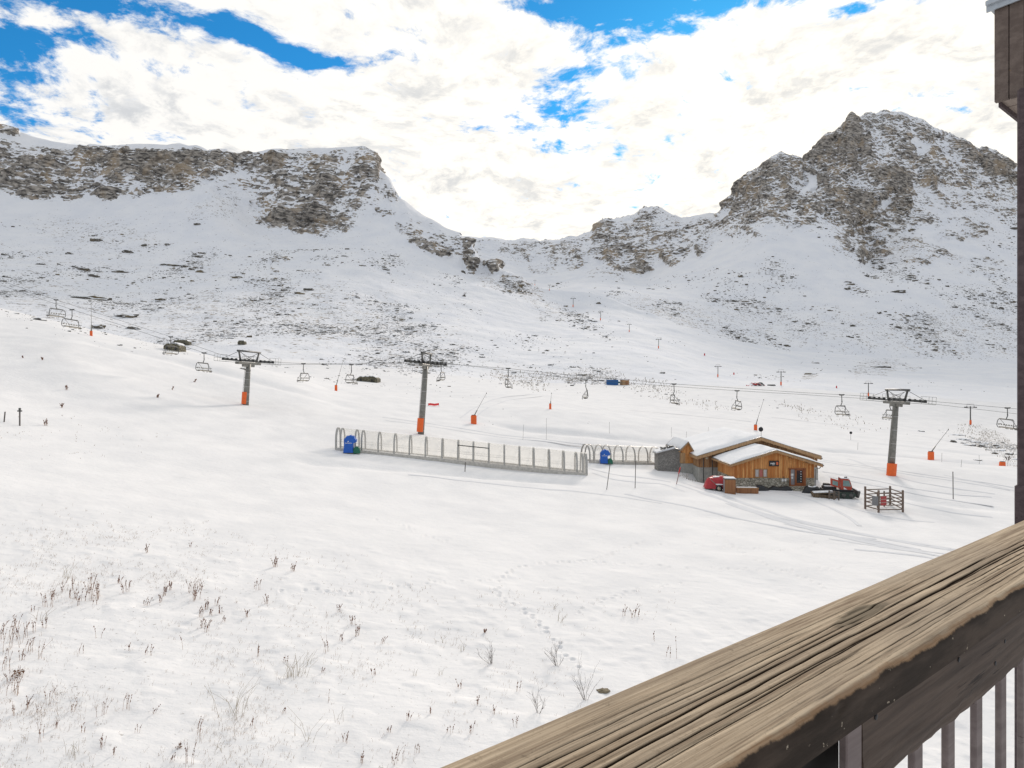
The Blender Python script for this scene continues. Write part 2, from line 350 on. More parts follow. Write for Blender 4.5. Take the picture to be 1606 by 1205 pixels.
# the near strip is resampled evenly in apparent height
lx1, kp1 = knots(S1, cols1)
Yn = np.exp(lx1[0, 0]); seg = np.linspace(1 / 6.0, 1 / 16.0, 24)[:-1]
seg2 = np.linspace(1 / 16.0, 1 / 105.0, 430)
nearY = np.concatenate([1 / seg, 1 / seg2])
n_near = len(nearY); i105 = cnt1[0] + cnt1[1] + cnt1[2] + cnt1[3]
lqn = np.repeat(np.log(nearY)[:, None], len(cols1), 1)
lq1 = np.vstack([lqn, lq1[i105 + 1:]]); py1 = pchip(lx1, kp1, lq1)
BASE1 = polar_to_world(cols1, lq1, py1)
PX1 = np.broadcast_to(cols1[None, :], py1.shape)
row320 = int(np.argmax(lq1[:, 0] >= math.log(320) - 1e-6))
rock1 = ell(PX1, py1, ROCK1)
rX = [-340, 0, 60, 110, 150, 200, 250, 300, 330, 360, 400]
rock1 = np.maximum(rock1, band(PX1, py1, rX, [212,224,236,233,233,234,236,233,238,245,255], [285,300,314,316,303,305,303,300,290,272,260], .88))
rX = [395, 450, 520, 590, 605]
rock1 = np.maximum(rock1, band(PX1, py1, rX, [240,236,236,236,262], [318,318,316,308,308], .40))
snowgap = ell(PX1, py1, [(35,235,40,8,10,.5),(190,290,40,10,15,.5),(215,287,22,6,10,.6),(120,255,50,6,14,.4),(280,262,50,5,0,.3),(170,265,40,5,12,.3)])
rock1 = np.clip(rock1 - snowgap, 0, 1) * (lq1 > math.log(700))
scree1 = ell(PX1, py1, SCREE1) * (np.exp(lq1) > 100)
W1, expo1 = displace(BASE1, rock1, scree1, 1.0)
W1[..., 2] += ground_detail(BASE1[..., 0], BASE1[..., 1]) * (1 - sstep(250, 400, BASE1[..., 1]))

cols2 = np.concatenate([np.arange(650, 1618, 1.8), np.arange(1620, 1930, 9)])
lq2, py2 = make_rows(S2, cols2, [44, 60, 84, 130, 8, 6])
BASE2 = polar_to_world(cols2, lq2, py2); PX2 = np.broadcast_to(cols2[None, :], py2.shape)
rock2 = np.clip(ell(PX2, py2, ROCK2) - ell(PX2, py2, [(1265,290,7,22,12,.9),(1380,318,26,8,-40,.6),(1440,225,16,8,20,.4)]), 0, 1.35)
scree2 = ell(PX2, py2, SCREE2)
W2, expo2 = displace(BASE2, rock2, scree2, 1.25, 44 + 60 + 84 + 130)

def ground_z(X, Y):
    """height of the near ground at world X, Y (scalars or arrays, Y < 900)"""
    X = np.atleast_1d(np.asarray(X, float)); Y = np.atleast_1d(np.asarray(Y, float))
    px = np.clip(CX + X / Y * FX, -330, 1930)
    lx, kp = knots(S1, px)
    py = pchip(lx, kp, np.log(Y)[None, :])[0]
    z = CZ - (py - CY) / FX * Y
    z = z + ground_detail(X, Y) * (1 - sstep(250, 400, Y))
    return z
def gz(x, y): return float(ground_z(x, y)[0])
def screen_hit(W, cols, px, py, ymin=12.0):
    """first point of the land seen in a direction"""
    c = int(np.argmin(np.abs(cols - px))); P = W[:, c]
    q = CY - (P[:, 2] - CZ) / P[:, 1] * FX
    ok = np.where((q[1:] <= py) & (q[:-1] >= py) & (P[1:, 1] > ymin))[0]
    if len(ok) == 0: return None
    i = ok[0]; t = (q[i] - py) / (q[i] - q[i + 1] + 1e-9)
    p = P[i] * (1 - t) + P[i + 1] * t
    u = (px - CX) / FX
    return Vector((u * p[1], p[1], p[2]))
def at(px, py):
    h = screen_hit(W1, cols1, px, py)
    if h is None: h = screen_hit(W2, cols2, px, py)
    return h
# ---------------------------------------------------------------- tracks pressed into the snow
def wpath(pts, step):
    P = [at(*p) for p in pts]; P = [p for p in P if p is not None]
    out = []; carry = 0
    # Catmull-Rom through the world points
    Q = [P[0]] + P + [P[-1]]
    dense = []
    for i in range(1, len(Q) - 2):
        p0, p1, p2, p3 = Q[i-1], Q[i], Q[i+1], Q[i+2]
        for k in range(24):
            t = k / 24
            dense.append(.5 * ((2*p1) + (p2-p0)*t + (2*p0-5*p1+4*p2-p3)*t*t + (-p0+3*p1-3*p2+p3)*t**3))
    dense.append(P[-1])
    last = dense[0]; acc = 0; out = [last.copy()]
    for a, b in zip(dense, dense[1:]):
        d = (b - a).length; acc += d
        if acc >= step: out.append(b.copy()); acc = 0
    return out
def dent(W, x, y, r, depth, rim=.25):
    Yc = W[:, 0, 1]
    i0, i1 = np.searchsorted(Yc, [y - r * 3, y + r * 3])
    if i1 <= i0: i0 = max(i0 - 1, 0); i1 = i0 + 2
    u = (x) / y * FX + CX; du = r * 3 / y * FX
    j0, j1 = np.searchsorted(cols1, [u - du, u + du]); j1 = max(j1, j0 + 1)
    S = W[i0:i1, j0:j1]
    d2 = ((S[..., 0] - x) ** 2 + (S[..., 1] - y) ** 2) / (r * r)
    S[..., 2] += -depth * np.exp(-d2 * 1.2) + depth * rim * np.exp(-(np.sqrt(d2) - 1.7) ** 2 * 3)
FOOT = [[(1010,850),(985,858),(950,872),(925,879),(895,881),(870,882),(835,885),(805,894),(788,908),(779,922),(783,934),(795,944),(815,954),(832,966),(850,983),(862,995),(880,1015),(893,1033),(905,1048)],
        [(1010,857),(1060,853),(1110,855),(1180,860),(1240,862),(1290,850)],
        [(905,879),(985,885),(1070,890),(1150,893),(1240,895),(1330,890)],
        [(1120,835),(1150,858),(1190,880),(1230,895),(1270,910),(1300,925)],
        [(440,926),(490,925),(560,930),(610,922),(660,915),(720,911),(780,912)],
        [(905,960),(940,945),(970,935),(1000,925),(1035,920),(1075,915)],
        [(590,815),(630,822),(655,836),(700,850)]]
for k, tr in enumerate(FOOT):
    W_ = wpath(tr, .55 if k else .42)
    for n, p in enumerate(W_):
        q = W_[min(n + 1, len(W_) - 1)] - W_[max(n - 1, 0)]; q.normalize()
        s = .10 if n % 2 else -.10
        if rng.random() < .12: continue
        dent(W1, p.x - q.y * s, p.y + q.x * s, .10 + .04 * rng.random(), .15 if k == 0 else .12)
RUTS = [[(1062,760),(1110,775),(1160,795),(1220,815),(1290,832),(1360,848),(1430,862),(1500,872)],
        [(1080,760),(1130,775),(1185,795),(1250,815),(1320,830),(1390,845),(1450,857),(1510,864)],
        [(1095,772),(1150,790),(1230,818),(1300,838),(1380,855),(1470,872)],
        [(1330,770),(1400,785),(1470,800),(1560,812)],[(1290,740),(1360,752),(1440,768),(1560,780)],[(1300,748),(1370,762),(1450,778),(1560,795)],[(1330,720),(1420,752),(1560,775)],
        [(1100,700),(1220,712),(1320,726),(1450,745),(1590,765)],[(1110,704),(1230,716),(1330,730),(1460,750),(1590,771)],[(600,655),(720,672),(860,690),(980,702)],[(605,660),(725,677),(865,694),(985,706)],[(980,775),(1100,800),(1240,830),(1380,846)],[(940,640),(1060,650),(1180,662)],[(1210,655),(1320,668),(1440,684),(1580,706)],[(1070,757),(1120,774),(1175,793),(1235,812),(1300,828),(1370,842),(1440,855),(1520,870)],[(1075,764),(1125,781),(1180,800),(1240,819),(1310,837),(1400,857),(1480,874)],[(1140,790),(1200,811),(1270,830),(1350,848),(1430,864)],[(1200,806),(1270,824),(1345,838),(1420,850),(1500,862)],[(1230,822),(1300,836),(1380,850),(1450,864)],[(1300,845),(1370,856),(1450,868)],[(1235,772),(1290,782),(1345,800),(1400,812),(1470,820)],[(1240,775),(1280,788),(1320,806),(1350,826)],[(640,745),(740,756),(840,766),(940,775),(1040,790)],[(1480,745),(1530,756),(1590,770)],[(1340,862),(1400,868),(1450,874),(1490,884)],[(930,742),(960,752),(1000,757),(1040,760),(1075,772)],[(925,735),(965,745),(1010,750),(1055,757)],
        [(722,656),(745,640),(770,628),(800,622),(845,618)],[(738,660),(765,640),(790,630),(820,625),(850,622)]]
# wind-blown banks and graded shelves along the pistes
def bank(pts, wid, hgt):
    for p in wpath(pts, 1.2):
        dent(W1, p.x, p.y, wid, hgt, .0)
for pts, w, h in [([(300,532+40),(420,600),(560,640)],3,.12),([(480,724),(560,730),(700,742),(820,752),(905,757)],1.6,.22),([(790,668),(860,676),(950,684),(1050,695),(1120,702)],2.5,.22),([(760,690),(850,698),(940,704),(1030,712)],2.0,.16),
                  ([(1290,706),(1380,712),(1480,722),(1590,728)],2.4,.22),([(1330,690),(1420,700),(1560,715)],2.2,.16),([(640,690),(700,705),(760,714)],2,.14),([(1290,752),(1380,770),(1480,790),(1590,800)],1.6,.16),([(150,518+22),(300,575),(460,615)],2.5,.14)]:
    bank(pts, w, h)

# ---------------------------------------------------------------- land materials
def snow_mat(name, near, dip=0.0):
    m, nt, b = new_mat(name)
    p = nt.pos()
    rock = nt.attr('rock'); scree = nt.attr('scree')
    geo = nt.new('ShaderNodeNewGeometry'); nz = nt.new('ShaderNodeSeparateXYZ'); nt.l.new(geo.outputs['Normal'], nz.inputs[0])
    if near:
        n0 = nt.noise(p, .25, 4, .5); n1 = nt.noise(p, 2.2, 4, .55); n2 = nt.noise(p, 14, 3, .6)
        col = nt.mix(nt.sstep(n0, .35, .65), (.80, .798, .80), (.85, .845, .842))
        # thin dirt and grass tips showing through
        fl = nt.sstep(nt.add(nt.noise(nt.vmath('MULTIPLY', p, (1, 1, .4)), 5.5, 4, .65), nt.mul(nt.attr('grass'), .10)), .735, .79)
        fl2 = nt.sstep(nt.add(nt.noise(p, .9, 6, .7), nt.mul(scree, .26)), .72, .78)
        dirt = nt.math('MAXIMUM', nt.mul(fl, nt.mul(nt.attr('grass'), .55)), nt.mul(fl2, nt.sstep(scree, .02, .2)))
        col = nt.mix(dirt, col, (.16, .13, .095))
        nt.set(b.inputs['Base Color'], col); nt.set(b.inputs['Roughness'], 1.0)
        b.inputs['Specular IOR Level'].default_value = .02
        h = nt.add(nt.mul(n1, .8), nt.mul(n2, .16))
        sas = nt.noise(nt.vmath('MULTIPLY', p, (.5, 1.6, 1)), 1.1, 5, .6)
        nt.set(b.inputs['Normal'], nt.bump(nt.add(h, nt.mul(sas, 1.0)), .30, .17))
        return m
    vr = nt.new('ShaderNodeVectorRotate', rotation_type='Y_AXIS'); nt.l.new(p, vr.inputs['Vector']); vr.inputs['Angle'].default_value = R(dip)
    ps = nt.vmath('MULTIPLY', vr.outputs[0], (1, 1, 2.8))
    pw = nt.vmath('ADD', ps, nt.vmath('SCALE', nt.noise(p, .02, 3, .5, col=True), scale=22.0))
    n1 = nt.noise(pw, .042, 4, .6); n2 = nt.noise(nt.vmath('MULTIPLY', pw, (1, 1, .8)), .15, 3, .6); n3 = nt.noise(p, .011, 3, .5)
    # snow lies on ledges: read the slope of the broken rock surface, not only of the big shape
    n4 = nt.noise(nt.vmath('MULTIPLY', p, (1, 1, 1.5)), .13, 7, .62); n5 = nt.noise(pw, .42, 4, .6)
    rel = nt.bump(nt.add(nt.mul(n4, 1.0), nt.mul(n5, .25), nt.mul(n1, .9)), 1.0, 5.0)
    rs = nt.new('ShaderNodeSeparateXYZ'); nt.l.new(rel, rs.inputs[0])
    slope = nt.math('SUBTRACT', .62, rs.outputs[2])
    slg = nt.mul(nt.math('SUBTRACT', .62, nz.outputs[2]), rock)
    f = nt.add(nt.mul(rock, .82), nt.mul(slope, .18), nt.mul(nt.mul(nt.attr('expo'), nt.sstep(rock, .0, .45)), .90), nt.mul(nt.math('SUBTRACT', n1, .5), 2.2), nt.mul(nt.math('SUBTRACT', n2, .5), 3.2), nt.mul(nt.math('SUBTRACT', n3, .5), .8))
    f = nt.math('SUBTRACT', f, .80)
    mrock = nt.mul(nt.sstep(f, -.07, .09), nt.sstep(rock, .0, .08))
    # stones poking out of the scree snow, flattened sideways
    q = nt.vmath('MULTIPLY', p, (1, 1, 1.7))
    s1 = nt.noise(q, .12, 4, .7); s2 = nt.noise(q, .36, 2, .6)
    fs = nt.math('SUBTRACT', nt.add(nt.mul(scree, .22), nt.mul(s1, .62), nt.mul(s2, .62)), .80)
    mscr = nt.mul(nt.sstep(fs, .0, .045), nt.sstep(scree, .01, .15))
    mr = nt.math('MAXIMUM', mrock, nt.mul(mscr, .9))
    r1 = nt.noise(nt.vmath('MULTIPLY', p, (1, 1, .6)), .035, 4, .6); r2 = nt.noise(pw, .10, 4, .65); r3 = nt.noise(p, .015, 2, .5)
    rc = nt.mix(nt.sstep(r2, .34, .70), (.075, .070, .066), (.52, .475, .42))
    rc = nt.mix(nt.mul(nt.sstep(nt.add(r1, nt.mul(r3, .3)), .64, .84), .60), rc, (.46, .36, .25))
    rc = nt.mix(nt.mul(nt.sstep(r1, .30, .42), .0), rc, (.05, .055, .07))
    sn = nt.mix(nt.sstep(nt.noise(p, .03, 4, .5), .3, .7), (.78, .795, .83), (.84, .845, .86))
    dust = nt.mul(nt.sstep(nt.noise(q, .07, 6, .7), .50, .70), nt.mul(scree, .10))
    sn = nt.mix(dust, sn, (.40, .385, .37))
    nt.set(b.inputs['Base Color'], nt.mix(mr, sn, rc)); nt.set(b.inputs['Roughness'], .95)
    b.inputs['Specular IOR Level'].default_value = .03
    hb = nt.add(nt.mul(nt.noise(p, .08, 6, .6), .6), nt.mul(nt.noise(pw, .35, 4, .6), .1))
    rk = nt.bump(nt.add(n4, nt.mul(n5, .22), nt.mul(n1, .8)), .9, 4.5)
    nt.set(rk.node.inputs['Strength'], nt.mul(mrock, .55))
    nt.set(b.inputs['Normal'], nt.bump(hb, .55, 5.0, rk))
    return m
M_snow = snow_mat('snow_near', True); M_mtn = snow_mat('snow_rock', False)
# the ground beyond 320 m is piste snow with stones
M_piste = snow_mat('snow_piste', False)

def grid_mesh(name, W, attrs, mat, mask=None):
    """mesh from a grid of points; mask: (rows-1, cols-1) faces kept"""
    r, c = W.shape[:2]
    idx = np.arange(r * c).reshape(r, c)
    F = np.stack([idx[:-1, :-1], idx[:-1, 1:], idx[1:, 1:], idx[1:, :-1]], axis=2)
    F = F[mask] if mask is not None else F.reshape(-1, 4)
    used = np.zeros(r * c, bool); used[F.ravel()] = True
    remap = np.cumsum(used) - 1; V = W.reshape(-1, 3)[used]; F = remap[F]
    me = bpy.data.meshes.new(name)
    me.vertices.add(len(V)); me.vertices.foreach_set('co', V.astype(np.float32).ravel())
    me.loops.add(F.size); me.loops.foreach_set('vertex_index', F.astype(np.int32).ravel())
    me.polygons.add(len(F)); me.polygons.foreach_set('loop_start', np.arange(0, F.size, 4, dtype=np.int32))
    me.polygons.foreach_set('use_smooth', np.ones(len(F), bool))
    me.update(calc_edges=True)
    for k, a in attrs.items():
        at_ = me.attributes.new(k, 'FLOAT', 'POINT'); at_.data.foreach_set('value', a.reshape(-1)[used].astype(np.float32))
    me.materials.append(mat)
    return link(bpy.data.objects.new(name, me))
GRASS = [(230,900,220,90,8,1.0),(120,1010,190,190,0,1.0),(420,1010,260,150,10,.8),(640,1080,230,150,0,.9),(820,1010,150,90,0,.6),(960,980,120,60,0,.5),(60,1150,200,120,0,.9),(420,1160,330,100,0,.9),(100,690,160,40,0,.3),(330,640,90,30,0,.2)]
grass1 = ell(PX1, py1, GRASS)
rc_, cc_ = W1.shape[:2]
rowi = np.arange(rc_ - 1)[:, None]; pxm = .5 * (cols1[:-1] + cols1[1:])[None, :]
far_m = (rowi >= row320) & np.ones_like(pxm, bool)
leftm = far_m & (pxm < 868)
beyond850 = np.exp(lq1[:-1]) [:, :-1] >= 849.5
keep = ~((pxm > 1060) & beyond850)
att1 = dict(rock=rock1, scree=scree1, grass=grass1, expo=expo1)
tag(grid_mesh('ground', W1, att1, M_snow, ~far_m & np.ones((rc_ - 1, cc_ - 1), bool)), kind='structure')
tag(grid_mesh('valley_slope', W1, att1, M_piste, far_m & ~leftm & keep), kind='structure')
tag(grid_mesh('mountain', W1, att1, M_mtn, leftm), kind='structure')
r2_, c2_ = W2.shape[:2]; pxm2 = (.5 * (cols2[:-1] + cols2[1:])[None, :]) * np.ones((r2_ - 1, 1))
att2 = dict(rock=rock2, scree=scree2, grass=rock2 * 0, expo=expo2)
tag(grid_mesh('ridge', W2, att2, M_mtn, pxm2 < 1096), kind='structure')
tag(grid_mesh('mountain', W2, att2, snow_mat('snow_rock_right', False, -27), pxm2 >= 1096), kind='structure')
# ski and groomer tracks: shallow darker, bluer ribbons with raised edges along the snow
m, nt, b = new_mat('track snow'); p = nt.pos()
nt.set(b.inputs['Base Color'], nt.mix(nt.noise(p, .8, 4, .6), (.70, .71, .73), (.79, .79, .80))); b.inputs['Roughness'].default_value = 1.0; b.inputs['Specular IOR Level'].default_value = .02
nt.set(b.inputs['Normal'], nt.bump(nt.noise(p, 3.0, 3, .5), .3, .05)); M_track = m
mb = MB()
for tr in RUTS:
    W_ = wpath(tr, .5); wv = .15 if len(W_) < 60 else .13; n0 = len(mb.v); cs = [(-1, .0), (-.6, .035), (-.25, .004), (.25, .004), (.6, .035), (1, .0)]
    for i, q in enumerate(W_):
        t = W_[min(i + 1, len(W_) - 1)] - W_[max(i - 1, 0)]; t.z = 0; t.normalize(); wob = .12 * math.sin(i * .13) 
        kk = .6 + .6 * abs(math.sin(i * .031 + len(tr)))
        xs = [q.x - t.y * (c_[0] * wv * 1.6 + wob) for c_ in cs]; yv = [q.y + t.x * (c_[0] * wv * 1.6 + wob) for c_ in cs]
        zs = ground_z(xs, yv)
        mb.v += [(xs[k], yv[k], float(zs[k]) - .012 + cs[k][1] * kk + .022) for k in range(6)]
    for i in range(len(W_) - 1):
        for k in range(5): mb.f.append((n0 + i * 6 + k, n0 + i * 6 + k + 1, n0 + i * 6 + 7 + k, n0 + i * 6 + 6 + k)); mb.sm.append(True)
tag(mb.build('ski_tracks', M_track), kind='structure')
# one broad sheet under everything, out to the horizon
mb = MB(); mb.add([(-4000, -4000, -4), (4000, -4000, -4), (4000, 6000, -4), (-4000, 6000, -4)], [(0, 1, 2, 3)])
tag(mb.build('terrain', M_snow), kind='structure')
# ---------------------------------------------------------------- sky, sun, camera
SUN_EL, SUN_AZ = 23.0, 20.0
w = bpy.data.worlds.new('World'); sc.world = w; w.use_nodes = True
nt = NT(w.node_tree); nt.n.clear()
out = nt.new('ShaderNodeOutputWorld')
sky = nt.new('ShaderNodeTexSky', sky_type='NISHITA'); sky.sun_disc = False
sky.sun_elevation = R(SUN_EL); sky.sun_rotation = R(SUN_AZ); sky.altitude = 2100; sky.air_density = 1.0; sky.dust_density = .6; sky.ozone_density = 2.0
bg1 = nt.new('ShaderNodeBackground'); nt.l.new(nt.mix(1.0, sky.outputs[0], (.15, .80, 1.08), 'MULTIPLY'), bg1.inputs[0]); bg1.inputs[1].default_value = .15
d = nt.new('ShaderNodeTexCoord').outputs['Generated']
sp = nt.new('ShaderNodeSeparateXYZ'); nt.l.new(d, sp.inputs[0])
front = nt.sstep(sp.outputs[1], .05, .2)
yy = nt.math('MAXIMUM', sp.outputs[1], .05)
u = nt.math('DIVIDE', sp.outputs[0], yy); v = nt.math('DIVIDE', sp.outputs[2], yy)
zc = nt.add(nt.math('MAXIMUM', sp.outputs[2], 0.0), .16)
pl = nt.new('ShaderNodeCombineXYZ'); nt.l.new(nt.math('DIVIDE', sp.outputs[0], zc), pl.inputs[0]); nt.l.new(nt.math('DIVIDE', sp.outputs[1], zc), pl.inputs[1])
P = pl.outputs[0]
warp = nt.vmath('SCALE', nt.vmath('SUBTRACT', nt.noise(P, 1.6, 4, .5, col=True), (.5, .5, .5)), scale=.30)
PW = nt.vmath('ADD', P, warp)
n1 = nt.noise(PW, 3.3, 9, .62); n2 = nt.noise(nt.vmath('ADD', PW, (3.1, 7.7, 2.2)), 11.0, 8, .66); n3 = nt.noise(nt.vmath('ADD', PW, (1.3, 2.9, 6.2)), 24.0, 5, .6)
# openings in the cloud deck (directions): centre u,v  half widths  angle  strength
def hole(px, py, rx, ry, ang, amp):
    c, s = math.cos(R(ang)), math.sin(R(ang)); u0 = (px - CX) / FX; v0 = (CY - py) / FX
    du = nt.math('SUBTRACT', u, u0); dv = nt.math('SUBTRACT', v, v0)
    a = nt.math('DIVIDE', nt.add(nt.mul(du, c), nt.mul(dv, -s)), rx / FX); b = nt.math('DIVIDE', nt.add(nt.mul(du, s), nt.mul(dv, c)), ry / FX)
    r2 = nt.add(nt.mul(a, a), nt.mul(b, b))
    return nt.mul(nt.math('POWER', 2.718, nt.mul(r2, -1.0)), amp)
H = [(60,-10,190,40,0,.62),(240,22,120,28,12,.46),(350,45,70,34,25,.52),(430,70,70,24,25,.5),(150,70,60,16,20,.28),(110,170,60,14,-10,.26),(510,98,60,16,12,.5),(40,62,80,22,8,.56),(45,110,80,44,10,.52),(10,170,70,48,0,.48),(148,150,14,60,-8,.34),(245,104,60,15,12,.30),(385,135,12,18,0,.25),(235,216,60,9,8,.38),(330,105,60,10,20,.22),
     (905,5,110,30,0,.62),(1030,22,120,30,0,.62),(1180,-6,240,24,-3,.6),(1035,50,40,14,0,.4),(1320,20,130,14,-12,.30),(925,95,70,40,20,.30),(895,150,70,60,-25,.33),(960,60,50,30,10,.28),(850,110,30,24,0,.26),(920,210,40,30,-20,.26),(868,200,70,45,-30,.29),(985,110,26,18,-30,.30),(880,245,20,20,0,.18),
     (1225,200,26,9,10,.38),(1520,174,60,10,5,.26),(1340,135,40,14,-30,.14),(1060,205,40,12,-40,.14),(960,310,40,8,20,.12),(1120,290,30,10,-10,.12),(1500,150,40,10,0,.16),(640,70,60,30,0,.06)]
hs = None
for h in H:
    x = hole(*h); hs = x if hs is None else nt.add(hs, x)
hs = nt.mul(hs, nt.mul(front, .88))
cov = nt.math('SUBTRACT', nt.add(nt.mul(nt.math('SUBTRACT', n1, .5), 1.5), nt.mul(nt.math('SUBTRACT', n2, .5), 1.5), nt.mul(nt.math('SUBTRACT', n3, .5), .5), .385), hs)
dens = nt.sstep(cov, -.22, .17)
# cloud light: brighter towards the hidden sun, greyer folds
sd = Vector((math.sin(R(SUN_AZ)) * math.cos(R(SUN_EL)), math.cos(R(SUN_AZ)) * math.cos(R(SUN_EL)), math.sin(R(SUN_EL))))
glow = nt.math('POWER', nt.math('MAXIMUM', nt.vmath('DOT_PRODUCT', d, tuple(sd)), 0.0), 5.0)
fold = nt.sstep(nt.add(nt.mul(n2, .7), nt.mul(nt.noise(nt.vmath('ADD', PW, (.05, .11, 5)), 5.2, 7, .62), .5)), .44, .64)
cc = nt.mix(fold, (.64, .66, .69), (.975, .963, .94))
thick = nt.sstep(cov, .0, .32)
cc = nt.mix(nt.mul(nt.math('SUBTRACT', 1.0, thick), .5), cc, (1.0, 1.0, 1.0))
warm = nt.mix(glow, (1.0, 1.0, 1.0), (1.25, 1.20, 1.11))
cc = nt.mix(1.0, cc, warm, 'MULTIPLY')
back = nt.sstep(sp.outputs[1], .45, -.45)
cc = nt.mix(back, cc, nt.mix(1.0, cc, (.90, .96, 1.06), 'MULTIPLY'))
bg2 = nt.new('ShaderNodeBackground'); nt.l.new(cc, bg2.inputs[0])
# the deck behind the balcony is a little dimmer
nt.l.new(nt.add(.74, nt.mul(nt.sstep(sp.outputs[1], -.3, .75), .27)), bg2.inputs[1])
ms = nt.new('ShaderNodeMixShader'); nt.l.new(dens, ms.inputs[0]); nt.l.new(bg1.outputs[0], ms.inputs[1]); nt.l.new(bg2.outputs[0], ms.inputs[2])
nt.l.new(ms.outputs[0], out.inputs[0])
sl = bpy.data.lights.new('sun', 'SUN'); sl.energy = 2.3; sl.angle = R(9); sl.color = (1, .89, .79)
so = link(bpy.data.objects.new('sun', sl)); so.rotation_euler = (-sd).to_track_quat('-Z', 'Y').to_euler()
cam = bpy.data.cameras.new('camera'); co = link(bpy.data.objects.new('camera', cam))
co.location = (0, 0, CZ); co.rotation_euler = (R(90), 0, 0)
cam.sensor_width = 36; cam.lens = 36 * FX / 1606; cam.clip_start = .03; cam.clip_end = 12000
sc.camera = co
sc.view_settings.view_transform = 'Standard'; sc.view_settings.look = 'None'; sc.view_settings.exposure = 0; sc.view_settings.gamma = 1
sc.render.engine = 'CYCLES'
try:
    sc.cycles.use_denoising = True; sc.cycles.max_bounces = 6; sc.cycles.diffuse_bounces = 3
except Exception: pass
# ---------------------------------------------------------------- materials for man-made things
M_galv = simple('galvanised steel', (.215, .21, .19), .5, .35, .25, 3)
M_dsteel = simple('dark steel', (.10, .10, .095), .55, .3, .3, 5)
M_black = simple('black rubber', (.025, .025, .027), .7, 0, .3, 5)
M_orange = simple('orange pad vinyl', (.80, .13, .018), .5, 0, .10, 2)
M_red = simple('red paint', (.55, .025, .02), .45, 0, .25, 4)
M_redtarp = simple('red tarpaulin', (.42, .028, .035), .5, 0, .25, 3, .6)
M_blue = simple('blue cover vinyl', (.006, .10, .46), .5, 0, .15, 3)
M_green = simple('green cover vinyl', (.01, .13, .075), .5, 0, .25, 4)
M_white = simple('white paint', (.78, .78, .76), .5, 0, .05, 4)
M_cream = simple('cream panel', (.55, .48, .36), .6, 0, .15, 4)
M_chairseat = simple('grey seat pads', (.24, .23, .20), .7, 0, .2, 6)
M_chairtan = simple('tan seat underside', (.52, .45, .34), .7, 0, .12, 6)
M_yellow = simple('yellow paint', (.55, .38, .03), .5, 0, .2, 6)

# ---------------------------------------------------------------- chairlift
ROPE_RZ = -math.atan(.09)
def rope_Y(px, near): return (99.0 if near else 105.5) / (1 + .09 * (px - CX) / FX)
FAR = [(-300,358),(0,440),(88,470.5),(268,528.5),(346,556.5),(390,563),(430,568),(476,570.5),(560,570),(640,567.5),(668,567),(697,569.5),(797,581.5),(919,596),(1059,606.5),(1156,613),(1260,619),(1358,625.5),(1405,627.5),(1444,631.5),(1600,650),(1900,690)]
NEAR = [(-300,364),(0,447),(112,485.5),(199,513),(321,554),(352,562.5),(390,567),(430,571.5),(551,572),(640,569.5),(668,569),(697,571),(797,578),(860,585),(1057,602.5),(1260,616),(1358,621.5),(1405,624.5),(1448,628.5),(1580,640),(1700,653),(1900,676)]
def rope_pt(px, near):
    q = NEAR if near else FAR
    a = np.array(q, float); py = np.interp(px, a[:, 0], a[:, 1]); Y = rope_Y(px, near)
    return Vector(((px - CX) / FX * Y, Y, CZ - (py - CY) / FX * Y))
for near, lab in ((False, 'far steel haul rope of the chairlift crossing the whole slope'), (True, 'near steel haul rope of the chairlift crossing the whole slope')):
    mb = MB(); mb.tube([rope_pt(x, near) for x in range(-280, 1890, 10)], .026, 5)
    tag(mb.build('haul_rope', M_dsteel), lab, 'cable', 'haul ropes of the chairlift')

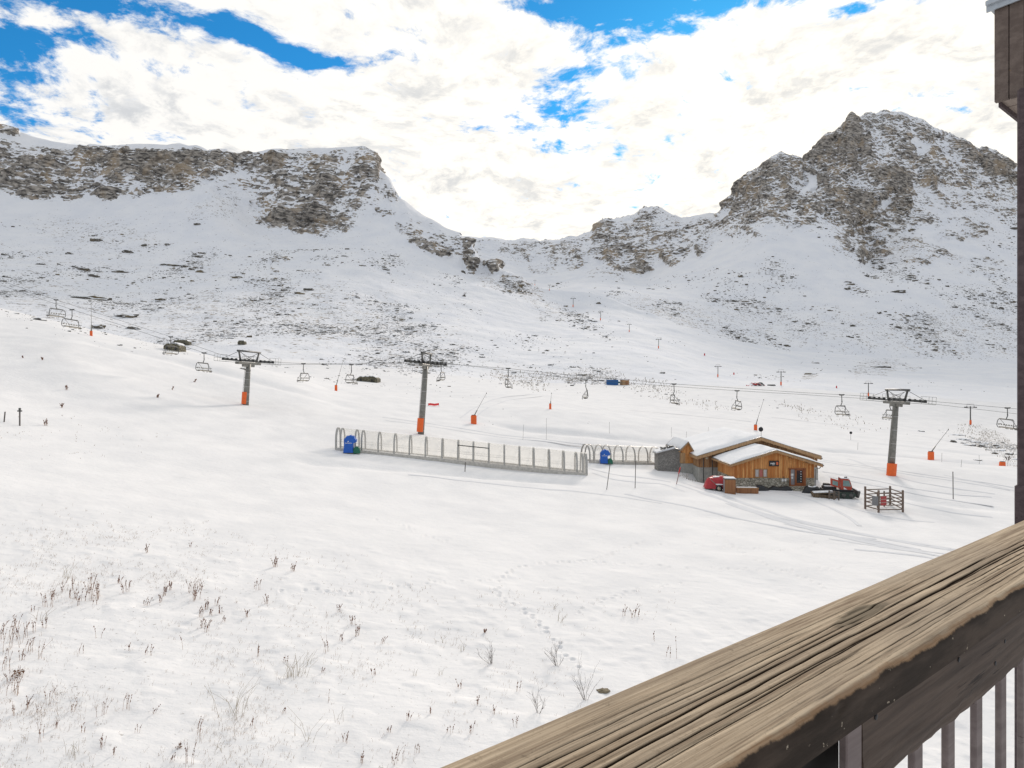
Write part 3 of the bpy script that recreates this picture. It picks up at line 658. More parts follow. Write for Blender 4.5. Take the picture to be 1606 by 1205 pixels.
def make_chair():
    r = empty('lift_chair', (0, 0, 0))
    mb = MB(); mb.box((0, 0, -.02), (.62, .16, .20), bev=.04); mb.cyl((-.30, -.1, .02), (-.30, .1, .02), .09, 8); mb.cyl((.30, -.1, .02), (.30, .1, .02), .09, 8); mb.build('grip', M_dsteel, r)
    mb = MB(); mb.tube([(0, 0, -.1), (.02, 0, -.75), (.04, 0, -1.15), (-.06, 0, -1.42), (-.16, 0, -1.62)], [.055, .055, .06, .06, .06], 8); mb.box((.03, 0, -1.0), (.14, .14, .2), bev=.03); mb.build('hanger', M_dsteel, r)
    W = 1.78
    mb = MB(); mb.box((-.16, 0, -1.66), (.20, 2 * W - .7, .17), bev=.05); mb.build('top_beam', M_dsteel, r)
    for s in (-1, 1):
        mb = MB(); mb.tube([(-.16, s * (W - .4), -1.66), (-.18, s * (W - .12), -1.78), (-.24, s * W, -2.15), (-.30, s * W, -2.6), (-.16, s * (W - .02), -2.92), (.12, s * (W - .05), -2.98), (.42, s * (W - .05), -2.94)], .05, 6)
        mb.tube([(-.20, s * W, -2.5), (.02, s * W, -2.42), (.34, s * W, -2.42)], .035, 5); mb.build('side_frame', M_dsteel, r)
    mb = MB(); mb.box((.14, 0, -2.86), (.54, 2 * W - .2, .10), bev=.04); o = mb.build('seat', M_chairseat, r)
    mb = MB(); mb.box((.12, 0, -2.935), (.46, 2 * W - .4, .04)); mb.build('seat_shell', M_chairtan, o)
    for k in range(6):
        mb = MB(); y = (k - 2.5) * (2 * W - .3) / 6
        mb.box((-.27, y, -2.46), (.06, .30, .20), Matrix.Rotation(R(-10), 3, 'Y'), bev=.03); mb.build('seat_back', M_chairseat, r)
    mb = MB()
    for s in (-1, 1): mb.tube([(-.2, s * (W - .55), -1.72), (.1, s * (W - .55), -2.05), (.52, s * (W - .6), -2.62), (.60, s * (W - .6), -3.12)], .028, 5)
    mb.tube([(.52, -(W - .6), -2.62), (.52, W - .6, -2.62)], .028, 5)
    for k in range(3): mb.tube([(.60, (k - 1) * .95 - .3, -3.12), (.60, (k - 1) * .95 + .3, -3.12)], .04, 5)
    mb.build('safety_bar', M_dsteel, r)
    return r
CHAIRS = [(88,0,'upper left chair of the lift hanging above the far end of the snow crest'),(113,1,'chair low over the snow crest with its tan seat underside showing'),(268,0,'chair hanging in front of the dark stone ruin on the slope'),
 (320,1,'chair with tan seat just left of the leftmost lift pylon'),(476,0,'first chair to the right of the leftmost lift pylon'),(551,1,'chair hanging beside the low dark stone hut in mid valley'),(692,0,'chair seen side on right beside the middle lift pylon'),
 (797,1,'chair seen edge on over the grassy bank in mid valley'),(919,0,'small chair seen side on left of the blue container'),(1057,1,'chair hanging right of the wooden shed and blue container'),(1156,0,'chair hanging high behind the wooden chalet roof'),
 (1320,1,'chair on the rope left of the rightmost lift pylon'),(1396,0,'chair half hidden behind the post of the rightmost lift pylon'),(1580,1,'largest chair hanging closest to the dark balcony post')]
proto = None
for px, near, lab in CHAIRS:
    o = make_chair() if proto is None else copy_tree(proto)
    if proto is None: proto = o
    o.location = rope_pt(px, near); o.rotation_euler = (R(random.uniform(-2, 2)), 0, ROPE_RZ + (0 if near else math.pi))
    tag(o, lab, 'ski lift chair', 'chairs of the chairlift')

def make_pylon(px, base_py, h_adj, label, padw, ladder=True, pads=1):
    pn, pf = rope_pt(px, True), rope_pt(px, False); c = (pn + pf) / 2
    lean = 4.2; top = c + Vector((-.0, 0, -.55))
    gx = top.x - math.tan(R(lean)) * 9; g = gz(gx, c.y)
    H = (top.z - g) / math.cos(R(lean)) + .3
    r = empty('lift_pylon', (top.x - math.sin(R(lean)) * (H - .0) * math.cos(ROPE_RZ), c.y, top.z - math.cos(R(lean)) * H))
    r.rotation_euler = (0, R(lean), ROPE_RZ); tag(r, label, 'lift pylon', 'chairlift pylons')
    gauge = (pf.y - pn.y)
    mb = MB(); mb.tube([(0, 0, -.6), (0, 0, H * .52), (0, 0, H - .1)], [.52, .45, .38], 16)
    for k in range(1, 6): mb.tube([(0, 0, H * k / 6.0 - .03), (0, 0, H * k / 6.0 + .03)], [.56 - .02 * k] * 2, 16)
    post = mb.build('post', M_galv, r)
    mb = MB(); mb.cyl((0, 0, -.1), (0, 0, .12), .95, 16); mb.build('footing', M_galv, r)
    mb = MB(); x = -.52
    for y in (-.2, .2): mb.tube([(x, y - .1, .8), (x + .1, y - .1, H - .4)], .025, 5)
    z = 1.0
    while z < H - .5: mb.tube([(x + .1 * z / H, -.3, z), (x + .1 * z / H, .1, z)], .018, 4); z += .42
    mb.build('ladder', M_galv, r)
    mb = MB()
    for k in range(14):
        z0 = .9 + k * (H - 1.6) / 14
        if k % 3 == 0: mb.tube([(.5 * math.cos(a), .5 * math.sin(a) , z0) for a in np.linspace(-2.6, 2.6, 12)], .02, 4)
    mb.build('safety_ring', M_white, r)
    mb = MB(); zc = H
    mb.box((0, 0, zc), (.55, gauge + .9, .42), bev=.04); mb.box((0, 0, zc - .4), (.34, gauge * .55, .42), bev=.04); mb.build('crossarm', M_galv, r)
    fz = 1.95
    for s in (-1, 1):
        y = s * gauge / 2
        mb = MB(); mb.box((0, y, zc + .36), (5.6, .10, .20), bev=.02); mb.box((0, y + .16, zc + .36), (5.2, .06, .12)); mb.box((-1.5, y, zc + .5), (1.9, .16, .14), bev=.02); mb.box((1.5, y, zc + .5), (1.9, .16, .14), bev=.02)
        st = mb.build('sheave_train', M_dsteel, r)
        for k in range(8):
            x = -2.55 + k * .73
            mb = MB(); mb.cyl((x, y - .07, zc + .34 + .16), (x, y + .07, zc + .34 + .16), .21, 12); mb.build('sheave', M_black, st)
        mb = MB(); yy = y + s * .75
        mb.box((0, yy, zc + .06), (7.0, .55, .06)); mb.build('catwalk', M_galv, r)
        for q in (-1, 1):
            mb = MB()
            for x in np.linspace(1.5, 3.5, 3): mb.tube([(q * x, yy + s * .28, zc + .06), (q * x, yy + s * .28, zc + 1.15)], .022, 5)
            for zz in (.6, 1.15): mb.tube([(q * 1.3, yy + s * .28, zc + zz), (q * 3.5, yy + s * .28, zc + zz)], .022, 5)
            mb.tube([(q * 3.5, yy + s * .28, zc + 1.15), (q * 3.5, y, zc + 1.15), (q * 3.5, y, zc + .1)], .022, 5)
            mb.build('handrail', M_galv, r)
        mb = MB(); mb.tube([(0, y * .75, zc + .1), (0, y, zc + fz)], [.16, .14], 8)
        for q in (-1, 1): mb.tube([(0, y, zc + fz - .1), (q * 2.7, y, zc + .5)], .035, 5)
        mb.tube([(0, y * .8, zc + fz - .2), (0, -y * .3, zc + .2)], .03, 5)
        mb.build('frame_leg', M_dsteel, r)
    mb = MB(); mb.tube([(0, -gauge / 2 - .45, zc + fz), (0, gauge / 2 + .45, zc + fz)], .15, 10); mb.build('frame_beam', M_dsteel, r)
    mb = MB(); hw, z0, z1 = padw
    vs = []; n = 10
    for a in np.linspace(0, math.pi, n): vs.append((-math.cos(a) * hw, -math.sin(a) * hw * .8 - .42))
    vs += [(hw, -.38), (-hw, -.38)]
    mb.prism([(x - .12, y, z0) for x, y in vs], (0, 0, z1 - z0)); mb.build('safety_pad', M_orange, r)
    return r
make_pylon(390, 638, 0, 'leftmost grey lift pylon with a narrow orange pad, standing on the snow shoulder', (.40, .4, 2.4))
make_pylon(668, 680, 0, 'middle grey lift pylon rising behind the covered conveyor tunnel', (.52, .7, 2.9))
make_pylon(1405, 735, 0, 'rightmost and tallest looking grey lift pylon with a wide orange pad at its foot', (.70, -.1, 2.1))

# ---------------------------------------------------------------- drag lift pylons up the valley
def make_tpole():
    r = empty('drag_lift_pylon', (0, 0, 0))
    mb = MB(); mb.tube([(0, 0, -1), (0, 0, 8)], [.26, .20], 10); mb.build('post', M_dsteel, r)
    mb = MB(); mb.box((0, 0, 7.6), (3.4, .22, .26), bev=.03); mb.build('crossarm', M_dsteel, r)
    for s in (-1, 1):
        mb = MB(); mb.box((s * 1.75, 0, 7.5), (1.3, .5, .26), bev=.05); mb.cyl((s * 1.4, -.3, 7.62), (s * 1.4, .3, 7.62), .26, 10); mb.cyl((s * 2.1, -.3, 7.55), (s * 2.1, .3, 7.55), .24, 10); mb.build('sheave', M_black, r)
    mb = MB(); mb.tube([(-1.4, 0, 7.7), (-1.3, 0, 8.9), (1.3, 0, 8.9), (1.4, 0, 7.7)], .06, 5); mb.build('frame', M_dsteel, r)
    mb = MB(); mb.box((-.1, -.3, 1.2), (.8, .35, 1.9), bev=.1); mb.build('safety_pad', M_orange, r)
    return r
tp = None
for px, b, t, lab in [(1522,667,634,'nearest drag lift pylon, under the chairlift ropes at far right'),(1362,622,598,'drag lift pylon just behind the rightmost chairlift pylon'),(1225,605,580,'drag lift pylon right of the heap of red parts'),(1126,592,572,'drag lift pylon with red foot left of the heap of red parts'),
   (1033,547,530,'drag lift pylon straight above the right end of the wooden shed'),(987,521,507,'fifth drag lift pylon from the right, on the bare valley slope'),(942,503,487,'sixth drag lift pylon from the right, high on the valley slope'),(899,482,466,'drag lift pylon near the crest of the valley slope'),(862,456,446,'tiny drag lift pylon on the snow crest below the far ridge'),(839,448,439,'farthest tiny drag lift pylon by the dark rock on the crest')]:
    p = at(px, b)
    if p is None: print('no ground for tpole', px, b); continue
    h = (b - t) / FX * p.y
    o = make_tpole() if tp is None else copy_tree(tp)
    if tp is None: tp = o
    k = h / 8.9; k = min(max(k, .7), 1.7)
    o.location = p; o.scale = (k, k, k); o.rotation_euler = (0, 0, R(-12))
    tag(o, lab, 'lift pylon', 'drag lift pylons up the valley')

# ---------------------------------------------------------------- snow lances with orange pads
def lance(px, b, hpx, wpx, tip, lab, mat=None):
    p = at(px, b); s = p.y / FX
    r = empty('snow_lance', p); tag(r, lab, 'snow gun', 'padded snow lances')
    w_, h_ = wpx * s, hpx * s
    mb = MB(); mb.box((0, 0, h_ / 2 - .1), (w_, w_ * .55, h_ + .2), bev=w_ * .16); mb.build('pad', mat or M_orange, r)
    mb = MB(); mb.box((0, 0, h_ - .01), (w_ * .7, w_ * .38, .1), bev=.02); mb.build('pad_cap', M_dsteel, r)
    if tip:
        tx, tz = (tip[0] - px) * s, (b - tip[1]) * s
        mb = MB(); mb.tube([(w_ * .1, 0, h_ - .1), (w_ * .1 + (tx) * .22, .05, h_ + (tz - h_) * .22)], .10, 8); mb.tube([(w_ * .1, 0, h_), (tx, .1, tz)], [.05, .03], 6); mb.build('lance_pole', M_galv, r)
        mb = MB(); mb.box((tx, .1, tz), (.14, .14, .3), bev=.04); mb.build('nozzle_head', M_galv, r)
    return r
lance(743,665,14,9,(763,617),'snow lance with orange pad right of the middle lift pylon')
lance(527,613,9,4,(538,566),'thin snow lance with red orange pad in front of the dark stone hut')
lance(863,642,9,3.5,(865,617),'slim red padded snow lance in mid valley below the blue container')
lance(1185,675,9,5,(1198,627),'snow lance with small orange pad right behind the chalet roof ridge')
lance(1460,721,13,9,(1488,674),'snow lance with orange pad right of the rightmost lift pylon')
lance(1572,731,7,9,None,'low orange pad in the stream bed beside the balcony post')
lance(143,527,8,4,(142.5,476),'red padded snow lance standing on the snow crest at far left')
def hydrant(px, b, lab):
    p = at(px, b); s = p.y / FX; h = 3.4 * s
    r = empty('padded_hydrant', p); tag(r, lab, 'hydrant', 'small red padded hydrants')
    mb = MB(); mb.box((0, 0, h / 2 - .1), (h * .5, h * .4, h + .2), bev=h * .1); mb.build('pad', M_red, r)
    mb = MB(); mb.tube([(0, 0, h), (0, 0, h * 1.25)], h * .07, 6); mb.build('pipe', M_dsteel, r)
hydrant(1312, 609, 'small red pad on the piste left of the rightmost lift pylon'); hydrant(1151, 588, 'small red pad on the slope above the heap of red parts'); hydrant(1105, 558, 'tiny red pad by stones high on the valley slope')

# ---------------------------------------------------------------- piste poles and markers
def marker(px, b, tx, t, lab, rad=.03, mat=None, name='piste_pole', grp='marker poles in the snow', cat='pole', top=None):
    p = at(px, b); s = p.y / FX
    r = empty(name, p); tag(r, lab, cat, grp)
    mb = MB(); mb.tube([(0, 0, -.3), ((tx - px) * s, 0, (b - t) * s)], rad, 6); mb.build('pole', mat or M_dsteel, r)
    e = Vector(((tx - px) * s, 0, (b - t) * s))
    if top == 'disc':
        mb = MB(); mb.tube([e + Vector((0, -.05, 0)), e + Vector((0, .05, 0))], .32, 12); mb.build('sign_disc', M_black, r)
    if top == 'box':
        mb = MB(); mb.box(e + Vector((0, 0, -.25)), (.42, .18, .14), bev=.02); mb.box(e + Vector((0, 0, -.05)), (.2, .16, .24), bev=.03); mb.build('sensor', M_dsteel, r)
    if top == 'band':
        mb = MB(); mb.tube([e * .62, e * 1.0], rad * 1.5, 6); mb.build('band', M_red, r)
    return r
M_pole = simple('weathered pole', (.10, .085, .08), .7, 0, .3, 3)
marker(951,768,957,727,'dark leaning pole in front of the gap between both tunnels', .045, M_pole)
marker(996,766,997,723,'upright dark pole in front of the second short tunnel', .045, M_pole)
marker(1060,760,1067,733,'reddish leaning pole in front of the stone shed', .045, simple('red pole', (.22,.09,.08), .6), top='band')
marker(729,740,730,725,'short dark stake in front of the long tunnel', .06, M_pole)
marker(1495,783,1494.5,740,'tall plain wooden pole in open snow near the balcony post', .05, M_pole)
marker(1334,690,1334.5,679,'thin marker pole with a round black disc right of the chalet roof', .03, M_pole, top='disc')
marker(31,668,31,641,'wooden stake with a small box on top at far left', .07, M_pole, top='box')
marker(6,662,8,646,'shorter leaning wooden stake at the left edge', .06, M_pole)
for px, b, h, lab in [(956,680,18,'thin pale stake on the shaded bank behind the second tunnel'),(1053,686,16,'thin stake with yellowish foot left of the chalet'),(1076,692,15,'thin dark stake directly behind the stone shed gable'),(1110,679,9,'faint short stake behind the chalet roof'),(1345,706,12,'thin stake between chalet and rightmost lift pylon'),(1477,725,14,'hair thin stake right of the orange lance pad'),(1507,733,12,'hair thin stake left of the tan snow patch'),(1536,728,14,'hair thin stake at the tan snow patch'),(820,690,24,'faint tall stake behind the long tunnel'),(857,690,34,'faint tall leaning stake behind the long tunnel right half')]:
    marker(px, b, px + random.uniform(-.5, 1.5), b - h, lab, .022, M_galv, name='thin_stake', grp='thin stakes along the piste', cat='stake')
# red netting banner right of the middle pylon
p = at(680, 637); r = empty('piste_banner', p); tag(r, 'small red banner lying on the snow right of the middle pylon', 'banner')
mb = MB(); W_ = 1.25
for k in range(8):
    x0 = -W_ + 2 * W_ * k / 8; x1 = x0 + 2 * W_ / 8; z0, z1 = .12 + .06 * math.sin(k), .12 + .06 * math.sin(k + 1)
    mb.prism([(x0, 0, z0), (x1, 0, z1), (x1, 0, z1 + .5), (x0, 0, z0 + .5)], (0, .02, 0))
mb.build('cloth', simple('red banner', (.80, .05, .05), .6), r)
for s in (-1, 1):
    mb = MB(); mb.tube([(s * W_, 0, -.3), (s * W_, 0, .7)], .03, 5); mb.build('stake', M_dsteel, r)
# ---------------------------------------------------------------- covered conveyor tunnels
m, nt, b = new_mat('clear tunnel cover')
n = nt.noise(nt.obj(), .6, 4, .6)
nt.set(b.inputs['Base Color'], nt.mix(n, (.80, .785, .75), (.86, .85, .825))); b.inputs['Roughness'].default_value = .35
tr = nt.new('ShaderNodeBsdfTransparent'); tr.inputs[0].default_value = (.97, .965, .95, 1); mx = nt.new('ShaderNodeMixShader')
mx.inputs[0].default_value = .28
tl = nt.new('ShaderNodeBsdfTranslucent'); tl.inputs[0].default_value = (.93, .92, .89, 1); m2 = nt.new('ShaderNodeMixShader'); m2.inputs[0].default_value = .55; nt.l.new(b.outputs[0], m2.inputs[1]); nt.l.new(tl.outputs[0], m2.inputs[2])
nt.l.new(tr.outputs[0], mx.inputs[1]); nt.l.new(m2.outputs[0], mx.inputs[2])
nt.l.new(mx.outputs[0], [x for x in nt.n if x.type == 'OUTPUT_MATERIAL'][0].inputs[0])
M_cover = m
M_rib = simple('tunnel rib steel', (.38, .37, .345), .5, .2, .2, 6)
M_rsnow0 = simple('belt under snow', (.74, .74, .75), .9, 0, .1, 2)
M_rail = simple('tunnel base board', (.50, .475, .43), .7, 0, .25, 3)
def arch(hw, h, n=14):
    pts = [(-hw, 0), (-hw, h * .42)]
    for a in np.linspace(math.pi, 0, n)[1:-1]: pts.append((math.cos(a) * hw, h * .42 + math.sin(a) * h * .58))
    return pts + [(hw, h * .42), (hw, 0)]
def tunnel(A, B, ribs, hw, h, label, door=None, ends=(True, True)):
    """A, B: world ground points of the near foot at both ends; ribs: photo columns of the near feet"""
    d = (B - A); Lh = math.hypot(d.x, d.y); ax = Vector((d.x / Lh, d.y / Lh, 0)); nrm = Vector((-ax.y, ax.x, 0))
    rz = math.atan2(ax.y, ax.x)
    r = empty('conveyor_tunnel', A, rz, label, 'tunnel', 'covered conveyor tunnels')
    sl = d.z / Lh
    prof = arch(hw, h)
    mb = MB(); N = 30; vs = []; fs = []; q = len(prof)
    for i in range(N + 1):
        x = Lh * i / N
        for (y, z) in prof: vs.append((x, y + hw, z + sl * x + .05))
    for i in range(N):
        for k in range(q - 1): fs.append((i * q + k, i * q + k + 1, (i + 1) * q + k + 1, (i + 1) * q + k))
    mb.add(vs, fs, True); mb.build('cover', M_cover, r)
    def S(px):       # distance along the axis of a rib whose near foot shows at column px
        u = (px - CX) / FX
        return (u * A.y - A.x) / (ax.x - u * ax.y)
    for px, wd in ribs:
        x0 = S(px); mb = MB(); w_ = wd / 2
        o_ = arch(hw + .04, h + .04); i_ = arch(hw - .03, h - .03)
        vs = []; fs = []
        for xx in (x0 - w_, x0 + w_):
            for (y, z) in o_: vs.append((xx, y + hw, z + sl * xx + .04))
            for (y, z) in i_: vs.append((xx, y + hw, z + sl * xx + .04))
        for k in range(q - 1):
            fs += [(k, k + 1, q + k + 1, q + k), (2*q + k, 2*q + k + 1, 3*q + k + 1, 3*q + k), (k, k + 1, 2*q + k + 1, 2*q + k), (q + k, q + k + 1, 3*q + k + 1, 3*q + k)]
        mb.add(vs, fs); mb.build('rib', M_rib, r)
    for y in (-.02, 2 * hw + .02):
        mb = MB(); mb.add([Vector((x, y + dy, sl * x + dz)) for x in (0, Lh) for dy in (-.06, .06) for dz in (-.25, .32)], [(0, 1, 3, 2), (4, 6, 7, 5), (0, 4, 5, 1), (2, 3, 7, 6), (0, 2, 6, 4), (1, 5, 7, 3)])
        mb.build('base_rail', M_rail, r)
    mb = MB(); mb.add([Vector((x, hw + dy, sl * x + dz)) for x in (.3, Lh - .3) for dy in (-.5, .5) for dz in (-.1, .14)], [(0, 1, 3, 2), (4, 6, 7, 5), (0, 4, 5, 1), (2, 3, 7, 6), (0, 2, 6, 4), (1, 5, 7, 3)]); mb.build('belt', M_rsnow0, r)
    for i in range(2):
        for z in (h * .42,):
            y = -.03 if i == 0 else 2 * hw + .03
            mb = MB(); mb.tube([(0, y, z), (Lh, y, z + sl * Lh)], .018, 4); mb.build('side_bar', M_rib, r)
    if door:
        x0, x1 = S(door[0]), S(door[1]); mb = MB(); z = h * .80
        mb.tube([(x0, .18, z + sl * x0), (x1, .18, z + sl * x1)], .07, 6); mb.build('door_rail', M_dsteel, r)
    return r
A1 = at(526, 706); B1 = at(921, 746)
ribs1 = [(527,.26),(534,.2)] + [(x, .20) for x in (557,567,593,618,642,667,693,718,742)] + [(x, .22) for x in (766.5,791,815,837.5,862,885,905)] + [(914,.2),(920,.3)]
tunnel(A1, B1, ribs1, 1.2, 2.85, 'long clear covered conveyor tunnel with grey ribs running across the snow', (718, 766))
A2 = at(924, 726.5); B2 = at(1037, 729)
tunnel(A2, B2, [(925,.26),(931,.2),(946,.22),(958,.22),(977,.22),(996,.22),(1016,.22),(1034,.22)], 1.25, 2.75, 'short second conveyor tunnel ending at the stone shed')

def drive_cover(px, b, s, label):
    p = at(px, b); p = p + Vector((0, -.2, 0)); r = empty('conveyor_drive', p, R(4), label, 'machine cover', 'blue covered conveyor drives')
    # hooded side outline with a gathered, scalloped top
    out = [(-.72, 0), (-.70, .62), (-.64, .75), (-.66, 1.62), (-.52, 1.78)]
    for k in range(9):
        a = math.pi * (1 - (k + .5) / 11.0) ; rr = .70 + (.055 if k % 2 else -.03)
        out.append((.10 + math.cos(a) * rr * 1.02 - .03, 1.42 + math.sin(a) * rr))
    out += [(.80, 1.55), (.72, 1.30), (.40, 1.26), (.40, .6), (.42, 0)]
    mb = MB(); n = len(out); wy = [(-.42, .90), (-.36, .98), (-.3, 1.0), (.3, 1.0), (.36, .98), (.42, .90)]
    vs = []; fs = []
    for y, k in wy:
        for x, z in out: vs.append((x * k * s, y * s, (1.0 + (z - 1.0) * k) * s))
    for i in range(len(wy) - 1):
        for k in range(n): fs.append((i * n + k, i * n + (k + 1) % n, (i + 1) * n + (k + 1) % n, (i + 1) * n + k))
    fs += [tuple(range(n - 1, -1, -1)), tuple(range((len(wy) - 1) * n, len(wy) * n))]
    mb.add(vs, fs); mb.build('blue_cover', M_blue, r)
    mb = MB()      # pale emblem and a line of small lettering, too far off to read
    z = 1.30 * s; y = -.432 * s
    mb.prism([(-.22 * s, y, z + .06 * s), (-.04 * s, y, z + .06 * s), (-.13 * s, y, z + .22 * s)], (0, .012, 0))
    for k in range(7):
        x = (-.46 + k * .115) * s; h = (.13, .09, .13, .09, .09, .13, .09)[k] * s
        mb.box((x, y + .004, z - .06 * s + h / 2 - .05 * s), (.035 * s, .012, h)); mb.box((x + .035 * s, y + .004, z - .105 * s), (.05 * s, .012, .03 * s))
    mb.build('emblem', M_white, r)
    mb = MB(); g = [(-.34, 0), (-.36, .30), (-.28, .66), (-.10, .80), (.16, .80), (.32, .62), (.40, .25), (.38, 0)]
    mb.prism([((x + .78) * s, -.30 * s, z * s) for x, z in g], (0, .55 * s, 0)); mb.build('green_cover', M_green, r)
    mb = MB(); mb.box((-.15 * s, 0, .04), (1.2 * s, .9 * s, .14)); mb.box((.8 * s, 0, .05), (.8 * s, .5 * s, .12)); mb.build('base_frame', M_dsteel, r)
drive_cover(549.5, 711, 1.12, 'blue covered conveyor drive with green box at the left end of the long tunnel')
drive_cover(948, 727.5, 1.04, 'blue covered conveyor drive with green box in front of the short tunnel')

# ---------------------------------------------------------------- chalet
def board_mat(name, c1, c2, c3, w=.2, axis=0, dark=.35, rough=.75):
    m, nt, b = new_mat(name); p = nt.obj(); sp = nt.new('ShaderNodeSeparateXYZ'); nt.l.new(p, sp.inputs[0])
    x = nt.math('DIVIDE', nt.add(sp.outputs[0], nt.mul(sp.outputs[1], 1.0)) if axis == 2 else sp.outputs[axis], w)
    fl = nt.math('FLOOR', x); fr = nt.math('FRACT', x)
    wn = nt.new('ShaderNodeTexWhiteNoise', noise_dimensions='1D'); nt.l.new(fl, wn.inputs['W'])
    st = nt.noise(nt.vmath('MULTIPLY', p, (9, 9, .8)), 1.0, 5, .6); big = nt.noise(p, .35, 3, .5)
    c = nt.mix(wn.outputs['Value'], c1, c2); c = nt.mix(nt.sstep(st, .38, .72), c, c3)
    c = nt.mix(nt.mul(nt.sstep(big, .5, .7), .35), c, tuple(v * .55 for v in c1))
    edge = nt.math('MINIMUM', fr, nt.math('SUBTRACT', 1.0, fr)); seam = nt.sstep(edge, .0, .10)
    c = nt.mix(nt.mul(nt.math('SUBTRACT', 1.0, seam), dark), c, (.03, .018, .01))
    nt.set(b.inputs['Base Color'], c); nt.set(b.inputs['Roughness'], rough)
    nt.set(b.inputs['Normal'], nt.bump(nt.add(seam, nt.mul(st, .4)), .6, .02))
    return m
M_board = board_mat('larch cladding', (.52, .19, .045), (.84, .46, .165), (.46, .15, .035), .24, 2, .6)
M_boardd = board_mat('weathered cladding', (.34, .17, .07), (.58, .36, .19), (.15, .075, .035), .26, 2, .75)
M_fascia = board_mat('fascia boards', (.42, .25, .12), (.50, .32, .17), (.30, .17, .08), 3.0, 1, .1)
M_crate = board_mat('crate plywood', (.30, .135, .055), (.36, .17, .075), (.24, .10, .04), 1.4, 2, .3)
def stone_mat(name, c1, c2, mort, sc_=2.6):
    m, nt, b = new_mat(name); p = nt.obj(); q = nt.vmath('MULTIPLY', p, (1, 1, 1.5))
    q = nt.vmath('ADD', q, nt.vmath('SCALE', nt.noise(p, 2.0, 3, .5, col=True), scale=.25))
    d_ = nt.voronoi(q, sc_, 'DISTANCE_TO_EDGE'); col = nt.voronoi(q, sc_, 'F1', 'Color')
    s = nt.new('ShaderNodeSeparateColor'); nt.l.new(col, s.inputs[0])
    c = nt.mix(s.outputs[0], c1, c2); c = nt.mix(nt.mul(nt.noise(p, 9, 4, .6), .6), c, mort)
    e = nt.sstep(d_, .02, .10); c = nt.mix(e, mort, c)
    nt.set(b.inputs['Base Color'], c); b.inputs['Roughness'].default_value = .85
    nt.set(b.inputs['Normal'], nt.bump(nt.add(e, nt.mul(nt.noise(p, 12, 4, .6), .3)), .8, .05)); return m
M_stone = stone_mat('pale rubble stone', (.36, .33, .26), (.70, .65, .54), (.16, .145, .11), 2.3)
M_stoneg = stone_mat('grey rubble stone', (.25, .24, .22), (.42, .405, .37), (.16, .15, .145), 4.0)
M_conc = simple('rough render', (.38, .38, .35), .9, 0, .25, 2.5, .4)
m, nt, b = new_mat('roof snow'); p = nt.obj()
nt.set(b.inputs['Base Color'], nt.mix(nt.noise(p, .5, 3, .5), (.78, .80, .83), (.84, .845, .85))); b.inputs['Roughness'].default_value = .9; b.inputs['Specular IOR Level'].default_value = .1
nt.set(b.inputs['Normal'], nt.bump(nt.noise(p, 1.2, 4, .5), .3, .2)); M_rsnow = m
m, nt, b = new_mat('dark glass'); b.inputs['Base Color'].default_value = (.03, .035, .04, 1); b.inputs['Roughness'].default_value = .08
nt.set(b.inputs['Base Color'], nt.mix(nt.noise(nt.obj(), 1.5, 3, .5), (.02, .025, .03), (.07, .075, .08))); M_glass = m
def plain(name, c, r=.6): return simple(name, c, r, 0, .12, 4)
M_curt = plain('pale curtain', (.55, .53, .52)); M_pink = plain('pink curtain', (.50, .16, .14)); M_sign = plain('black sign board', (.015, .015, .016), .4)
M_owh = plain('white lettering', (.75, .76, .76)); M_oor = plain('orange sign mark', (.75, .16, .06)); M_doorg = plain('grey door', (.26, .25, .26), .4); M_frame = plain('reddish door frame', (.30, .10, .035), .5); M_metal = simple('zinc flashing', (.24, .23, .22), .4, .6, .2, 5)
M_snowcap = M_rsnow

